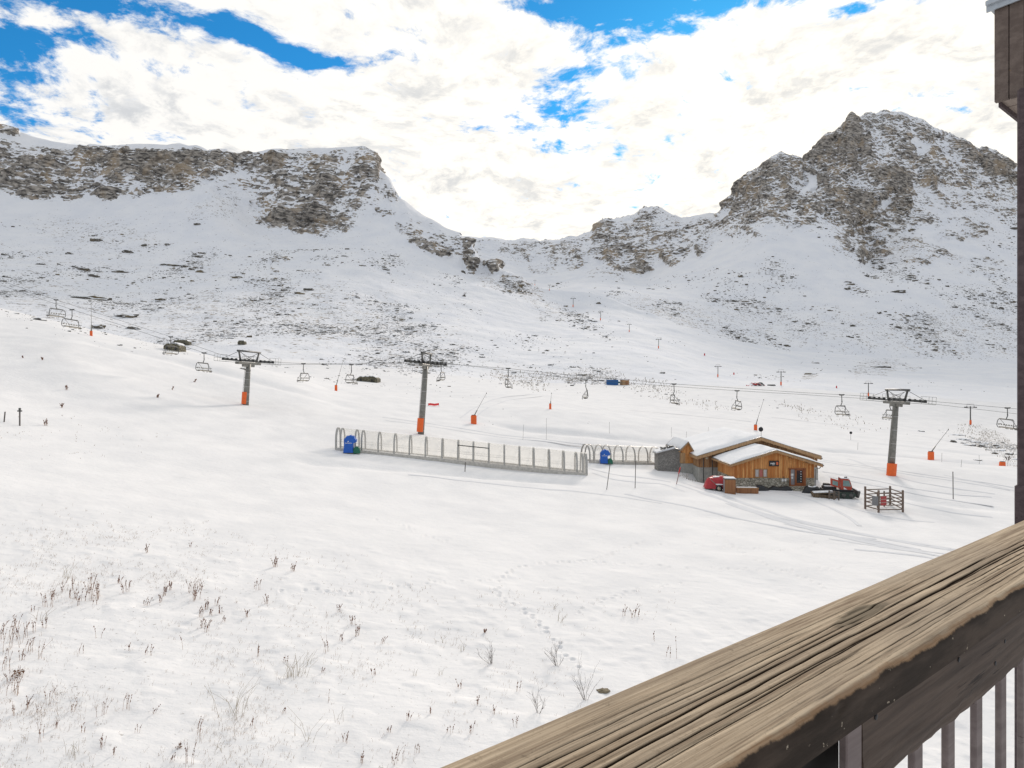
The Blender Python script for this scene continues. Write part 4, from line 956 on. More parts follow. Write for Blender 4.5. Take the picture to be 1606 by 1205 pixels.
HX, HY = 34.8, 84.3; HZ = gz(34.8, 84.0)
hut = empty('chalet', (HX, HY, HZ)); tag(hut, 'large wooden chalet with stone base and snow covered gable roofs', 'building')
z_ = lambda py, Y: CZ - (py - CY) / FX * Y - HZ
x_ = lambda px, Y: (px - CX) / FX * Y - HX
def gable_roof(cx, hw_l, hw_r, z_l, z_r, z_a, y0, y1, th, parent, name='roof', snow=.19, inset=.10):
    """two slopes meeting in a ridge along y; returns the roof object"""
    L_, R_, A_ = (cx - hw_l, z_l), (cx + hw_r, z_r), (cx, z_a)
    mb = MB(); mb.prism([(L_[0], y0, L_[1]), (A_[0], y0, A_[1]), (R_[0], y0, R_[1]), (R_[0], y0, R_[1] - th), (A_[0], y0, A_[1] - th), (L_[0], y0, L_[1] - th)], (0, y1 - y0, 0))
    ro = mb.build(name, M_fascia, parent)
    t2 = .05; mb = MB(); e = .06; ya, yb = y0 - e, y1 + e
    mb.prism([(L_[0] - e, ya, L_[1] + .003), (A_[0], ya, A_[1] + .003), (R_[0] + e, ya, R_[1] + .003), (R_[0] + e, ya, R_[1] + t2), (A_[0], ya, A_[1] + t2 + .02), (L_[0] - e, ya, L_[1] + t2)], (0, yb - ya, 0))
    mb.build('flashing', M_metal, ro)
    # lying snow, its edges softly uneven
    nx, ny = 20, 26; vs = []; fs = []
    for j in range(ny + 1):
        for i in range(nx + 1):
            s = i / nx * 2 - 1; yy = y0 + inset + (y1 - y0 - 2 * inset) * j / ny
            if s < 0: x = cx + s * (hw_l - inset); z = z_a + (z_l - z_a) * (-s) * (hw_l - inset) / hw_l
            else: x = cx + s * (hw_r - inset); z = z_a + (z_r - z_a) * s * (hw_r - inset) / hw_r
            ed = min(min(i, nx - i) / 2.0, min(j, ny - j) / 2.0, 1.0)
            hgt = t2 + .025 + snow * (ed ** .5) * (1 + .25 * float(vnoise(x * .5, yy * .5, 1.0, 5)))
            yj = yy + (.10 * float(vnoise(x * 1.3, 3.3, 0, 9)) if j in (0, ny) else 0)
            vs.append((x, yj, z + hgt - .03 * (abs(s) < .06)))
    for j in range(ny):
        for i in range(nx): a = j * (nx + 1) + i; fs.append((a, a + 1, a + nx + 2, a + nx + 1))
    mb = MB(); mb.add(vs, fs, True); mb.build('roof_snow', M_rsnow, ro)
    return ro
# front wing
zA, zL, zR = z_(706.2, 83.6), z_(728.8, 83.6), z_(728.2, 83.6)
xl, xr = x_(1145, 83.6), x_(1289.5, 83.6); cx = x_(1216.5, 83.6)
gable_roof(cx, cx - xl, xr - cx, zL, zR, zA, -.9, 7.2, .26, hut)
wl, wr = x_(1152.5, 84.3), x_(1277, 84.3); sl_ = (zA - zL) / (cx - xl)
zt = lambda x: zA - abs(x - cx) * sl_ - .27
zs = z_(749.8, 84.3)
mb = MB(); mb.prism([(wl, 0, zs), (wr, 0, zs), (wr, 0, zt(wr)), (cx, 0, zt(cx)), (wl, 0, zt(wl))], (0, 7.0, 0)); wall = mb.build('wall', M_board, hut)
mb = MB(); mb.box(((wl + wr) / 2, 3.5, (zs - 1.2) / 2), (wr - wl + .10, 7.1, zs + 1.2 - .004)); mb.build('stone_base', M_stone, hut)
mb = MB()
for k in range(11):      # purlin ends and barge boards under the front edge
    pass
for s, hw_ in ((-1, cx - xl), (1, xr - cx)):
    mb.prism([(cx, -.93, zA - .30), (cx + s * hw_, -.93, zA - hw_ * sl_ - .30), (cx + s * hw_, -.93, zA - hw_ * sl_ - .02), (cx, -.93, zA - .02)], (0, .05, 0))
mb.build('bargeboard', M_fascia, hut)
for f in (-.8, -.4, 0, .4, .8):
    mb = MB(); x = cx + f * (wr - cx) * 1.0; mb.box((x, -.42, zt(x) - .02), (.2, .86, .2)); mb.build('purlin', M_fascia, hut)
# window with curtains
wx0, wx1, wz0, wz1 = x_(1184, 84.3), x_(1203, 84.3), z_(748.5, 84.3), z_(736, 84.3)
mb = MB(); t = .09
mb.box(((wx0 + wx1) / 2, -.03, wz0), (wx1 - wx0 + .2, .16, .12)); mb.box(((wx0 + wx1) / 2, -.03, wz1), (wx1 - wx0 + .2, .12, .1))
for k in range(4): mb.box((wx0 + (wx1 - wx0) * k / 3, -.03, (wz0 + wz1) / 2), (t, .11, wz1 - wz0 - .12))
win = mb.build('window', M_fascia, hut)
for k, mt in enumerate((M_curt, M_pink, M_curt)):
    mb = MB(); a = wx0 + (wx1 - wx0) * k / 3 + t / 2; bx = wx0 + (wx1 - wx0) * (k + 1) / 3 - t / 2
    n_ = 8; vs = []
    for i in range(n_ + 1): vs.append((a + (bx - a) * i / n_, -.012 - .015 * (i % 2)))
    mb.add([(x, y, z) for z in (wz0 + .06, wz1 - .05) for x, y in vs], [(i, i + 1, n_ + 2 + i, n_ + 1 + i) for i in range(n_)]); mb.build('curtain', mt, win)
# sign board with a row of pale letter shapes and an orange block
sx0, sx1, sz0, sz1 = x_(1205.8, 84.3), x_(1221.3, 84.3), z_(731.3, 84.3), z_(722.8, 84.3)
mb = MB(); mb.box(((sx0 + sx1) / 2, -.08, (sz0 + sz1) / 2), (sx1 - sx0, .12, sz1 - sz0), bev=.03); sg = mb.build('sign', M_sign, hut)
mb = MB(); zm = (sz0 + sz1) / 2; wS = sx1 - sx0
for (fx, fz, fw, fh) in [(.12,.0,.07,.24),(.16,.10,.10,.06),(.165,-.04,.09,.06),(.22,.02,.06,.22),(.30,.10,.12,.06),(.28,.0,.05,.22),(.34,.0,.05,.22),(.31,-.10,.10,.05),(.42,.03,.05,.30),(.46,.10,.09,.06),(.46,-.02,.08,.05),(.52,.0,.05,.22),(.30,-.24,.08,.09),(.40,-.24,.09,.09),(.48,-.22,.05,.10)]:
    mb.box((sx0 + wS * (fx + fw / 2), -.15, zm + fz * (sz1 - sz0)), (wS * fw, .02, (sz1 - sz0) * fh))
mb.build('lettering', M_owh, sg)
mb = MB(); mb.box((sx0 + wS * .80, -.15, zm + .02), (wS * .20, .03, (sz1 - sz0) * .56), bev=.06); mb.build('orange_mark', M_oor, sg)
# entrance door
dx0, dx1, dz0, dz1 = x_(1238.5, 84.3), x_(1261, 84.3), z_(761.5, 84.3), z_(736.0, 84.3); dm = dx0 + (dx1 - dx0) * .36
mb = MB()
for x in (dx0, dm, dx1 - .1, dx1 + .08): mb.box((x, -.09, (dz0 + dz1) / 2), (.16 if x != dm else .12, .2, dz1 - dz0 + .05))
mb.box(((dx0 + dx1) / 2, -.09, dz1 + .06), (dx1 - dx0 + .32, .2, .16)); mb.box(((dx0 + dx1) / 2, -.12, dz0 + .04), (dx1 - dx0, .34, .12)); dr = mb.build('door', M_frame, hut)
mb = MB(); mb.box(((dx0 + dm) / 2, -.075, (dz0 + dz1) / 2 + .05), (dm - dx0 - .15, .05, dz1 - dz0 - .1)); mb.build('grey_leaf', M_doorg, dr)
mb = MB(); gx0, gx1 = dm + .22, dx1 - .26; mb.box(((dm + dx1) / 2, -.065, (dz0 + dz1) / 2), (dx1 - dm - .1, .06, dz1 - dz0 - .05)); mb.build('timber_leaf', M_frame, dr)
mb = MB(); mb.box(((gx0 + gx1) / 2, -.10, (dz0 + dz1) / 2 + .1), (gx1 - gx0, .03, dz1 - dz0 - .5)); gl = mb.build('glass', M_glass, dr)
mb = MB()
for k in range(5): mb.box((gx1 - .2, -.12, dz0 + .55 + k * .32), (.14, .012, .09))
mb.box((dx0 + .27, -.11, dz1 - .72), (.36, .012, .28)); mb.box((dx0 + .28, -.11, dz1 - 1.12), (.2, .012, .3)); mb.build('notice', M_owh, dr)
mb = MB(); mb.tube([(dm + .1, -.16, (dz0 + dz1) / 2), (dm + .1, -.16, (dz0 + dz1) / 2 - .35)], .02, 5); mb.build('handle', M_metal, dr)
mb = MB(); mb.box(((dx0 + dx1) / 2, -.7, dz0 - .32), (dx1 - dx0 + .7, 1.1, .55)); mb.box(((dx0 + dx1) / 2 + .1, -1.3, dz0 - .5), (dx1 - dx0 + .5, .6, .5)); mb.build('step', M_stone, hut)
# gutter and downpipe on the right eave
mb = MB(); gx = xr + .05; mb.tube([(gx, -.95, zR - .16), (gx, 7.1, zR - .10)], .09, 8); mb.tube([(gx - .02, -.6, zR - .2), (wr + .5, -.35, zR - .62), (wr + .12, -.12, zR - .7), (wr + .12, -.12, .0)], .055, 6); mb.build('gutter', M_metal, hut)
mb = MB(); mb.box((x_(1229.2, 84.3), -.06, z_(755, 84.3)), (.05, .05, 1.3)); mb.build('pipe', M_dsteel, hut)
for px in (1227, 1231.3):
    mb = MB(); mb.box((x_(px, 84.3), -.09, z_(753.2, 84.3)), (.26, .12, .32), bev=.02); mb.build('meter_box', M_white, hut)
# main building behind
Y2 = 91.0; y2 = Y2 - HY
mzA, mzL, mzR = z_(686, Y2), z_(716, Y2), z_(717, Y2); mxl, mxr, mcx = x_(1093, Y2), x_(1288.6, Y2), x_(1193.3, Y2)
gable_roof(mcx, mcx - mxl, mxr - mcx, mzL, mzR, mzA, y2, y2 + 17.5, .42, hut, snow=.34, inset=.12)
ms_ = (mzA - mzL) / (mcx - mxl); mt_ = lambda x: mzA - abs(x - mcx) * ms_ - .43
ml, mr = x_(1096, Y2 + 1), x_(1281, Y2 + 1)
mzs = z_(733, Y2 + 1)
mb = MB(); mb.prism([(ml, y2 + .8, mzs), (mr, y2 + .8, mzs), (mr, y2 + .8, mt_(mr)), (mcx, y2 + .8, mt_(mcx)), (ml, y2 + .8, mt_(ml))], (0, 16.2, 0)); mb.build('main_wall', M_boardd, hut)
mb = MB(); mb.box(((ml + mr) / 2, y2 + 8.9, (mzs - 1.6) / 2), (mr - ml + .12, 16.3, mzs + 1.6 - .004)); mb.build('main_base', M_conc, hut)
mb = MB()
for s, hw_ in ((-1, mcx - mxl), (1, mxr - mcx)):
    mb.prism([(mcx, y2 - .04, mzA - .46), (mcx + s * hw_, y2 - .04, mzA - hw_ * ms_ - .46), (mcx + s * hw_, y2 - .04, mzA - hw_ * ms_ - .03), (mcx, y2 - .04, mzA - .03)], (0, .05, 0))
mb.build('bargeboard', M_fascia, hut)
for k in range(17):
    x = mxl + .5 + (mxr - mxl - 1) * k / 16
    mb = MB(); mb.box((x, y2 + .42, mt_(x) - .02), (.18, .78, .22)); mb.build('rafter_end', M_boardd, hut)
for px, py in ((1109, 718.5), (1137, 710.5), (1165, 702)):
    mb = MB(); c_ = Vector((x_(px, Y2 + .7), y2 + .72, z_(py, Y2 + .7))); mb.tube([c_, c_ + Vector((0, .1, 0))], .22, 12); mb.build('roundel', M_cream, hut)
for px in (1104, 1118):
    mb = MB(); mb.tube([(x_(px, Y2 + .5), y2 + .7, mt_(x_(px, Y2 + .5)) + .1), (x_(px, Y2 + .5), y2 + .7, -.3)], .06, 6); mb.build('downpipe', M_dsteel, hut)
mb = MB(); mb.tube([(mxr + .02, y2 - .1, mzR - .2), (mxr + .02, y2 + 17, mzR - .15)], .1, 8); mb.build('gutter', M_metal, hut)
# mast with a dark round lamp on the ridge
mb = MB(); bx = x_(1193.8, Y2 + .6); mb.tube([(bx, y2 + .6, mzA), (bx, y2 + .6, mzA + 1.5)], .03, 6); ma = mb.build('mast', M_metal, hut)
mb = MB(); c_ = Vector((bx - .12, y2 + .55, mzA + 1.1)); mb.tube([c_ + Vector((0, -.14, 0)), c_ + Vector((0, .14, 0))], [.34, .20], 14); mb.build('lamp', M_black, ma)
# masonry pier and wing on the left, with its own steep little gable
Y3 = 95.0; y3 = Y3 - HY
ga, gl_, gr = x_(1078.3, Y3), x_(1064.5, Y3), x_(1092.5, Y3); gza, gzl, gzr = z_(692.8, Y3), z_(707, Y3), z_(717, Y3)
gable_roof(ga, ga - gl_, gr - ga, gzl, gzr, gza, y3 - .5, y3 + 8, .22, hut, name='wing_roof', snow=.18, inset=.1)
wl3, wr3 = gl_ + .35, gr - .2
def gt(x): return (gza - (ga - x) * (gza - gzl) / (ga - gl_) if x < ga else gza - (x - ga) * (gza - gzr) / (gr - ga)) - .23
wzs = z_(727, Y3)
mb = MB(); mb.prism([(wl3, y3, wzs), (wr3, y3, wzs), (wr3, y3, gt(wr3)), (ga, y3, gt(ga)), (wl3, y3, gt(wl3))], (0, 7.5, 0)); mb.build('wing_wall', M_board, hut)
mb = MB(); mb.box(((wl3 + wr3) / 2, y3 + 3.7, (wzs - 1.5) / 2), (wr3 - wl3 + .1, 7.6, wzs + 1.5 - .004)); mb.build('wing_base', M_conc, hut)
mb = MB(); mb.box((ga - .75, y3 - .05, (gt(ga - .75) + wzs) / 2 - .3), (.8, .1, 1.5)); mb.build('shutter', M_fascia, hut)
# stone shed at the end of the tunnel
sp_ = at(1050, 738)
shed = empty('stone_shed', (0, 0, 0)); shed.location = ((1049 - CX) / FX * 95.5, 95.5, gz((1049 - CX) / FX * 95.5, 95.5)); tag(shed, 'grey stone shed with snow on its sloping roof left of the chalet', 'shed')
sx0 = (1031.5 - CX) / FX * 95.5 - shed.location.x; sx1 = (1067.5 - CX) / FX * 95.5 - shed.location.x
zq = lambda py: CZ - (py - CY) / FX * 95.5 - shed.location.z
mb = MB(); mb.prism([(sx0, 0, -1.0), (sx1, -.4, -1.0), (sx1, -.4, zq(707)), (sx1 - .9, -.3, zq(704.5)), (sx0, 0, zq(712.5))], (0, 2.2, 0)); mb.build('wall', M_stoneg, shed)
mb = MB(); ov = .25
mb.prism([(sx0 - ov, -ov, zq(712.3)), (sx1 - .9, -.3 - ov, zq(704)), (sx1 + .1, -.4 - ov, zq(706.4)), (sx1 + .1, -.4 - ov, zq(706.4) + .12), (sx1 - .9, -.3 - ov, zq(704) + .12), (sx0 - ov, -ov, zq(712.3) + .12)], (0, 2.7, 0)); rf = mb.build('roof', M_metal, shed)
mb = MB(); mb.prism([(sx0 - .15, -.12, zq(712.3) + .13), (sx1 - .9, -.4, zq(704) + .13), (sx1 - .9, -.4, zq(704) + .34), (sx0 - .15, -.12, zq(712.3) + .36)], (0, 2.4, 0)); mb.build('roof_snow', M_rsnow, rf)
mb = MB()
for k in range(7):
    a = Vector((sx1 - 1.9 + random.uniform(-.9, 1.0), random.uniform(-.4, 1.0), zq(703.5) + random.uniform(.0, .35))); mb.box(a, (random.uniform(.5, 1.3), .35, .16), Matrix.Rotation(R(random.uniform(-30, 30)), 3, 'Y') @ Matrix.Rotation(R(random.uniform(-40, 40)), 3, 'Z'))
mb.build('loose_slabs', M_dsteel, rf)
# ---------------------------------------------------------------- things around the chalet
def P_at(px, Y, dz=0): x = (px - CX) / FX * Y; return Vector((x, Y, gz(x, Y) + dz))
# red snow machine under a tarpaulin
o = P_at(1124, 81.5); r = empty('snow_machine', o, R(-8), 'red tarpaulin covered snow machine with a wheel, against the chalet wall', 'machine')
nx, ny = 22, 12; vs = []; fs = []
for j in range(ny + 1):
    for i in range(nx + 1):
        u, v = i / nx, j / ny
        x = -1.55 + 3.1 * u; y = .75 - 1.5 * abs(v - .5) * 2 if False else -.8 + 1.6 * v
        hgt = 1.75 - 1.0 * max(0, .28 - u) * 1.0 + .35 * max(0, u - .55) - .9 * max(0, u - .86)
        hgt += .10 * math.sin(9 * u + 5 * v) + .09 * float(vnoise(u * 9, v * 6, 0, 3))
        k = min(1, min(v, 1 - v) * 5.0) ** .6
        e = min(1, min(u, 1 - u) * 7.0) ** .5
        z = .35 + (hgt - .35) * k * e
        vs.append((x * (1.0 + .05 * (1 - k)), y + (.12 if v > .5 else -.12) * (1 - k), z - .05))
for j in range(ny):
    for i in range(nx): a = j * (nx + 1) + i; fs.append((a, a + 1, a + nx + 2, a + nx + 1))
mb = MB(); mb.add(vs, fs, True); tp_ = mb.build('tarpaulin', M_redtarp, r)
mb = MB(); mb.box((.1, 0, 1.72), (1.1, .6, .10), Matrix.Rotation(R(-6), 3, 'Y'), bev=.04); mb.build('snow', M_rsnow, tp_)
mb = MB(); mb.box((.2, 0, .36), (2.4, 1.2, .3), bev=.05); mb.build('chassis', M_dsteel, r)
mb = MB(); mb.tube([(-1.0, -.85, 1.55), (-.1, -1.0, .75), (.35, -1.05, .4)], .04, 6); mb.tube([(.7, -.9, 1.2), (.75, -1.0, .6)], .03, 6); mb.build('drawbar', M_galv, r)
for x, rr in ((.15, .42), (1.0, .36)):
    mb = MB(); mb.tube([(x, -.95, rr * .85), (x, -.72, rr * .85)], rr, 18); wh = mb.build('wheel', M_black, r)
    mb = MB(); mb.tube([(x, -.98, rr * .85), (x, -.94, rr * .85)], rr * .55, 14); mb.build('rim', M_cream, wh)
mb = MB(); mb.box((.15, -.84, .86), (.9, .36, .12), bev=.05); mb.box((.95, -.8, .80), (.5, .3, .1), bev=.04); mb.build('snow_lump', M_rsnow, r)
# plywood crate and low planter
o = P_at(1144, 79.5); r = empty('crate', o, R(-9), 'tall brown plywood crate with snow on its lid beside the red machine', 'crate')
mb = MB(); mb.box((0, 0, .85), (1.3, 1.25, 1.9), bev=.02); bd = mb.build('box', M_crate, r)
mb = MB(); mb.box((0, 0, 1.84), (1.40, 1.36, .08), bev=.01); ld = mb.build('lid', M_dsteel, r)
mb = MB(); mb.box((0, 0, 1.94), (1.3, 1.25, .14), bev=.06); mb.build('snow', M_rsnow, ld)
mb = MB(); mb.box((-.655, 0, .85), (.012, 1.2, 1.8)); mb.build('dark_side', M_doorg, r)
o = P_at(1171, 80.5); r = empty('planter_box', o, R(-3), 'long low brown planter box under the chalet window', 'planter')
mb = MB(); mb.box((0, 0, .32), (2.7, .8, .78), bev=.02); mb.build('box', M_crate, r)
mb = MB(); mb.box((0, -.42, .72), (2.76, .05, .08)); mb.box((0, .42, .72), (2.76, .05, .08)); mb.build('rim', M_fascia, r)
mb = MB(); mb.box((0, 0, .72), (2.5, .72, .10), bev=.04); mb.build('snow', M_rsnow, r)
def heap(name, px, Y, w, d, h, mat, lab, cat, snow=0, seed=1, nz_=.5):
    o = P_at(px, Y); r = empty(name, o, 0, lab, cat)
    n = 26; m_ = 10; vs = []; fs = []
    for j in range(m_ + 1):
        for i in range(n):
            a = 2 * math.pi * i / n; t = j / m_
            rr = math.cos(t * math.pi / 2) ** .6
            x = math.cos(a) * rr * w / 2; y = math.sin(a) * rr * d / 2
            z = h * math.sin(t * math.pi / 2) * (1 + nz_ * float(vnoise(x * 1.6 + seed * 7, y * 1.6, 0, seed))) - .08
            vs.append((x * (1 + .12 * float(vnoise(a * 2, seed, 0, 4))), y, z))
    for j in range(m_):
        for i in range(n): fs.append((j * n + i, j * n + (i + 1) % n, (j + 1) * n + (i + 1) % n, (j + 1) * n + i))
    mb = MB(); mb.add(vs, fs, True); c = mb.build('cover', mat, r)
    if snow:
        mb = MB(); vs2 = [(x * snow + .1, y * snow, z * .94 + .10) for x, y, z in vs[n * 3:]]
        f2 = [f for f in fs if max(f) < len(vs2)]; mb.add(vs2, f2, True); mb.build('snow', M_rsnow, c)
    return r
M_tarp = simple('dark tarpaulin', (.022, .023, .025), .55, 0, .3, 3, .5)
heap('tarpaulin_heap', 1194, 82.6, 2.0, 1.0, .75, M_tarp, 'black tarpaulin heap right of the planter box', 'tarpaulin', 0, 2)
heap('tarpaulin_heap', 1221, 83.0, 3.6, .9, .55, M_tarp, 'long low black tarpaulin along the chalet stone base', 'tarpaulin', 0, 3)
heap('tarpaulin_heap', 1273, 82.0, 2.6, 1.3, .85, M_tarp, 'snow topped black tarpaulin heap at the chalet right corner', 'tarpaulin', .72, 4)
# snow groomer
o = P_at(1313, 80.0); r = empty('snow_groomer', o, R(-14), 'small red snow groomer with a blade parked right of the chalet', 'snow groomer')
M_gred = simple('groomer red', (.42, .06, .03), .4, 0, .15, 3)
for y in (-1.05, 1.05):
    mb = MB(); pts = [(-1.9, .42), (-1.6, .12), (-1.2, .02), (1.2, .02), (1.6, .14), (1.85, .45), (1.6, .70), (-1.65, .72)]
    mb.prism([(x, y - .4, z) for x, z in pts], (0, .8, 0)); tk = mb.build('track', simple('track rubber', (.03, .05, .04), .7), r)
    for x in (-1.3, -.45, .4, 1.25):
        mb = MB(); mb.tube([(x, y - .44, .37), (x, y + .44, .37)], .27, 12); mb.build('wheel', M_dsteel, tk)
mb = MB(); mb.box((-.1, 0, .82), (3.5, 1.7, .32), bev=.05); mb.build('chassis', M_black, r)
mb = MB(); mb.prism([(.25, -.8, .98), (1.45, -.8, .98), (1.5, -.8, 1.35), (1.22, -.8, 2.25), (.3, -.8, 2.3)], (0, 1.6, 0)); cb = mb.build('cab', M_gred, r)
mb = MB(); mb.prism([(.48, -.815, 1.40), (1.38, -.815, 1.40), (1.16, -.815, 2.12), (.48, -.815, 2.14)], (0, .03, 0)); mb.prism([(.48, .785, 1.40), (1.38, .785, 1.40), (1.16, .785, 2.12), (.48, .785, 2.14)], (0, .03, 0))
mb.prism([(1.495, -.68, 1.40), (1.495, .68, 1.40), (1.255, .68, 2.16), (1.255, -.68, 2.16)], (.03, 0, .01))
M_cabg = simple('cab glass', (.20, .30, .29), .12, 0, .2, 2); mb.build('window', M_cabg, cb)
mb = MB(); mb.box((.75, 0, 2.36), (.95, 1.4, .10), bev=.03); mb.build('snow', M_rsnow, cb)
mb = MB(); mb.box((.9, -.3, 2.46), (.36, .14, .12), bev=.03); mb.box((1.15, .5, 2.40), (.12, .12, .12), bev=.03); mb.build('beacon', M_black, cb)
mb = MB()
for a in ((-.75, -.78, 1.25), (-.1, -.78, 1.4)): pass
mb.prism([(-.95, -.80, 1.45), (.05, -.80, 1.15), (.05, -.80, 2.1), (-.95, -.80, 2.38)], (0, .06, 0)); gd = mb.build('rear_guard', M_gred, r)
mb = MB(); mb.prism([(-.72, -.83, 1.58), (-.1, -.83, 1.4), (-.1, -.83, 1.92), (-.72, -.83, 2.1)], (0, .02, 0)); mb.build('opening', M_cabg, gd)
mb = MB(); mb.box((-.95, 0, 1.1), (1.5, 1.3, .35), bev=.08); mb.box((-1.2, .1, 1.4), (.8, .8, .4), bev=.1); mb.build('engine_deck', M_black, r)
mb = MB(); mb.box((-1.0, -.1, 1.32), (1.2, 1.0, .1), bev=.05); mb.build('deck_snow', M_rsnow, r)
mb = MB(); mb.prism([(1.95, -1.5, .10), (2.12, -1.5, .16), (2.28, -1.5, .9), (2.05, -1.5, .92), (1.98, -1.5, .5)], (0, 3.0, 0)); bl = mb.build('blade', M_dsteel, r)
mb = MB(); mb.box((2.16, 0, .97), (.3, 2.7, .12), bev=.04); mb.build('snow', M_rsnow, bl)
mb = MB()
for y in (-.5, .5): mb.tube([(1.3, y, .6), (2.05, y, .5)], .07, 6)
mb.build('blade_arm', M_dsteel, r)
mb = MB(); mb.prism([(.55, -.83, 1.02), (.95, -.83, 1.02), (.55, -.83, 1.3)], (0, .015, 0)); mb.build('stripe', M_owh, cb)
# old trailer full of planks left of it
M_oldw = board_mat('old planks', (.12, .085, .05), (.22, .16, .10), (.07, .05, .03), .18, 0, .5)
o = P_at(1292, 79.0); r = empty('plank_sledge', o, R(-16), 'old timber sledge with snowy planks behind the groomer rails', 'sledge')
for k in range(5):
    mb = MB(); mb.box((-.1, -.5 + k * .26, .62 + .04 * (k % 2)), (2.6, .2, .10), Matrix.Rotation(R(-5 + k), 3, 'Y')); mb.build('plank', M_oldw, r)
for y in (-.5, .5):
    mb = MB(); mb.prism([(-1.3, y - .06, .1), (1.2, y - .06, .0), (1.5, y - .06, .3), (1.2, y - .06, .42), (-1.4, y - .06, .5)], (0, .12, 0)); mb.build('runner', M_oldw, r)
mb = MB(); mb.box((-.1, 0, .76), (2.3, 1.1, .12), Matrix.Rotation(R(-5), 3, 'Y'), bev=.05); mb.build('snow', M_rsnow, r)
# short rail fence in front of the groomer
M_rail2 = simple('weathered fence timber', (.13, .105, .085), .8, 0, .35, 4)
pa, pb = P_at(1300.5, 77.6), P_at(1315.5, 77.4); r = empty('rail_fence', pa, 0, 'short two post rail fence in front of the snow groomer', 'fence')
for q in (pa, (pa + pb) * .5, pb):
    l = q - pa; mb = MB(); mb.box((l.x, l.y, l.z + .45), (.13, .13, 1.3), bev=.02); mb.build('post', M_rail2, r)
for z in (.35, .72, 1.0):
    l = pb - pa; mb = MB(); mb.tube([(-.1, 0, z), (l.x + .1, l.y, l.z + z)], .05, 6); mb.build('rail', M_rail2, r)
# square timber corral round a piste machine pit
c = at(1388, 799); s = c.y / FX
M_fen = simple('dark stained fence', (.17, .125, .10), .8, 0, .35, 4)
def wp(px, py, back=0.0):
    Y = c.y + back; x = (px - CX) / FX * Y; return Vector((x, Y, gz(x, Y)))
q = [wp(1357, 0, -.2), wp(1378, 0, -2.4), wp(1416, 0, -1.2), wp(1396, 0, 2.6)]
tops = [763, 769, 769, 762.5]
r = empty('timber_corral', c, 0, 'square corral of dark wooden rails with a red and grey board', 'fence')
Ts = []
for k, (p_, t_) in enumerate(zip(q, tops)):
    zt_ = CZ - (t_ - CY) / FX * p_.y; Ts.append(zt_ - c.z)
    l = p_ - c; mb = MB(); mb.box((l.x, l.y, (l.z - .3 + zt_ - c.z) / 2), (.19, .19, zt_ - c.z - l.z + .3), bev=.03); mb.build('post', M_fen, r)
for k in range(4):
    a, b_ = q[k] - c, q[(k + 1) % 4] - c; h0, h1 = Ts[k] - a.z, Ts[(k + 1) % 4] - b_.z
    for f in (.14, .34, .50, .66, .86):
        mb = MB(); mb.tube([(a.x, a.y - .12, a.z + h0 * f), (b_.x, b_.y - .12, b_.z + h1 * f)], .065, 6); mb.build('rail', M_fen, r)
for f in (.35, .62):
    a = q[3] - c; b_ = q[0] - c; m_ = a * (1 - f) + b_ * f; mb = MB(); mb.box((m_.x + .3, m_.y, m_.z + .8), (.12, .12, 2.0)); mb.build('inner_stake', M_fen, r)
a = q[1] - c; zz = a.z + (Ts[1] - a.z) * .52
bd = MB(); bd.box((a.x + .55, a.y + .02, zz), (.80, .06, 1.0), Matrix.Rotation(R(16), 3, 'Z'), bev=.01); bdo = bd.build('red_board', simple('faded red board', (.36, .05, .05), .7, 0, .25, 5), r)
mb = MB()
for k in range(2): mb.box((a.x + .55, a.y - .02, zz - .17 + k * .36), (.75, .05, .07), Matrix.Rotation(R(16), 3, 'Z'))
mb.build('pale_lines', simple('faded red', (.42, .25, .22), .6), bdo)
mb = MB(); mb.box((a.x - .36, a.y + .04, zz), (.62, .06, 1.05), Matrix.Rotation(R(-38), 3, 'Z'), bev=.06); mb.build('grey_board', simple('grey board', (.17, .17, .175), .5), r)
# blue container, small crane part and wooden shed in mid valley
p = at(960.5, 604.3); s = p.y / FX
r = empty('container', p, R(-3), 'blue shipping container standing in mid valley', 'container')
L_, H_ = 18 * s, 8.2 * s
M_cont = simple('blue container paint', (.006, .10, .30), .5, 0, .15, 2)
mb = MB(); mb.box((0, 1.2, H_ / 2), (L_ - .1, 2.4, H_ - .1)); n_ = 24
for k in range(n_):
    if k % 2 == 0: mb.box((-L_ / 2 + (k + .5) * L_ / n_, -.02, H_ / 2), (L_ / n_, .06, H_ - .3))
mb.build('corrugated_body', M_cont, r)
mb = MB()
for x in (-L_ / 2, L_ / 2):
    mb.box((x, -.03, H_ / 2), (.14, .14, H_))
mb.box((0, -.03, .08), (L_, .13, .16)); mb.box((0, -.03, H_ - .06), (L_, .13, .14)); mb.build('frame', M_cont, r)
mb = MB(); mb.box((0, 1.2, H_ + .09), (L_, 2.4, .18), bev=.08); mb.build('roof_snow', M_rsnow, r)
p = at(972, 603.5); s = p.y / FX; r = empty('green_tank', p, 0, 'small teal tank between the blue container and the wooden shed', 'tank')
mb = MB(); mb.tube([(-1.3, .6, 3.6 * s), (.6, .6, 3.6 * s)], 1.5 * s, 12); mb.build('drum', simple('teal paint', (.0, .16, .17), .5), r)
mb = MB()
for x in (-.9, .3): mb.box((x, .6, 1.0 * s), (.14, .6, 2.4 * s))
mb.build('stand', M_dsteel, r)
p = at(982, 604.2); s = p.y / FX; r = empty('timber_shed', p, R(20), 'small tan wooden shed with snow on its roof right of the container', 'shed')
w_, h_ = 11 * s, 7.6 * s
mb = MB(); mb.box((0, 1.4, h_ / 2 - .2), (w_, 2.8, h_ + .4)); mb.build('wall', M_fascia, r)
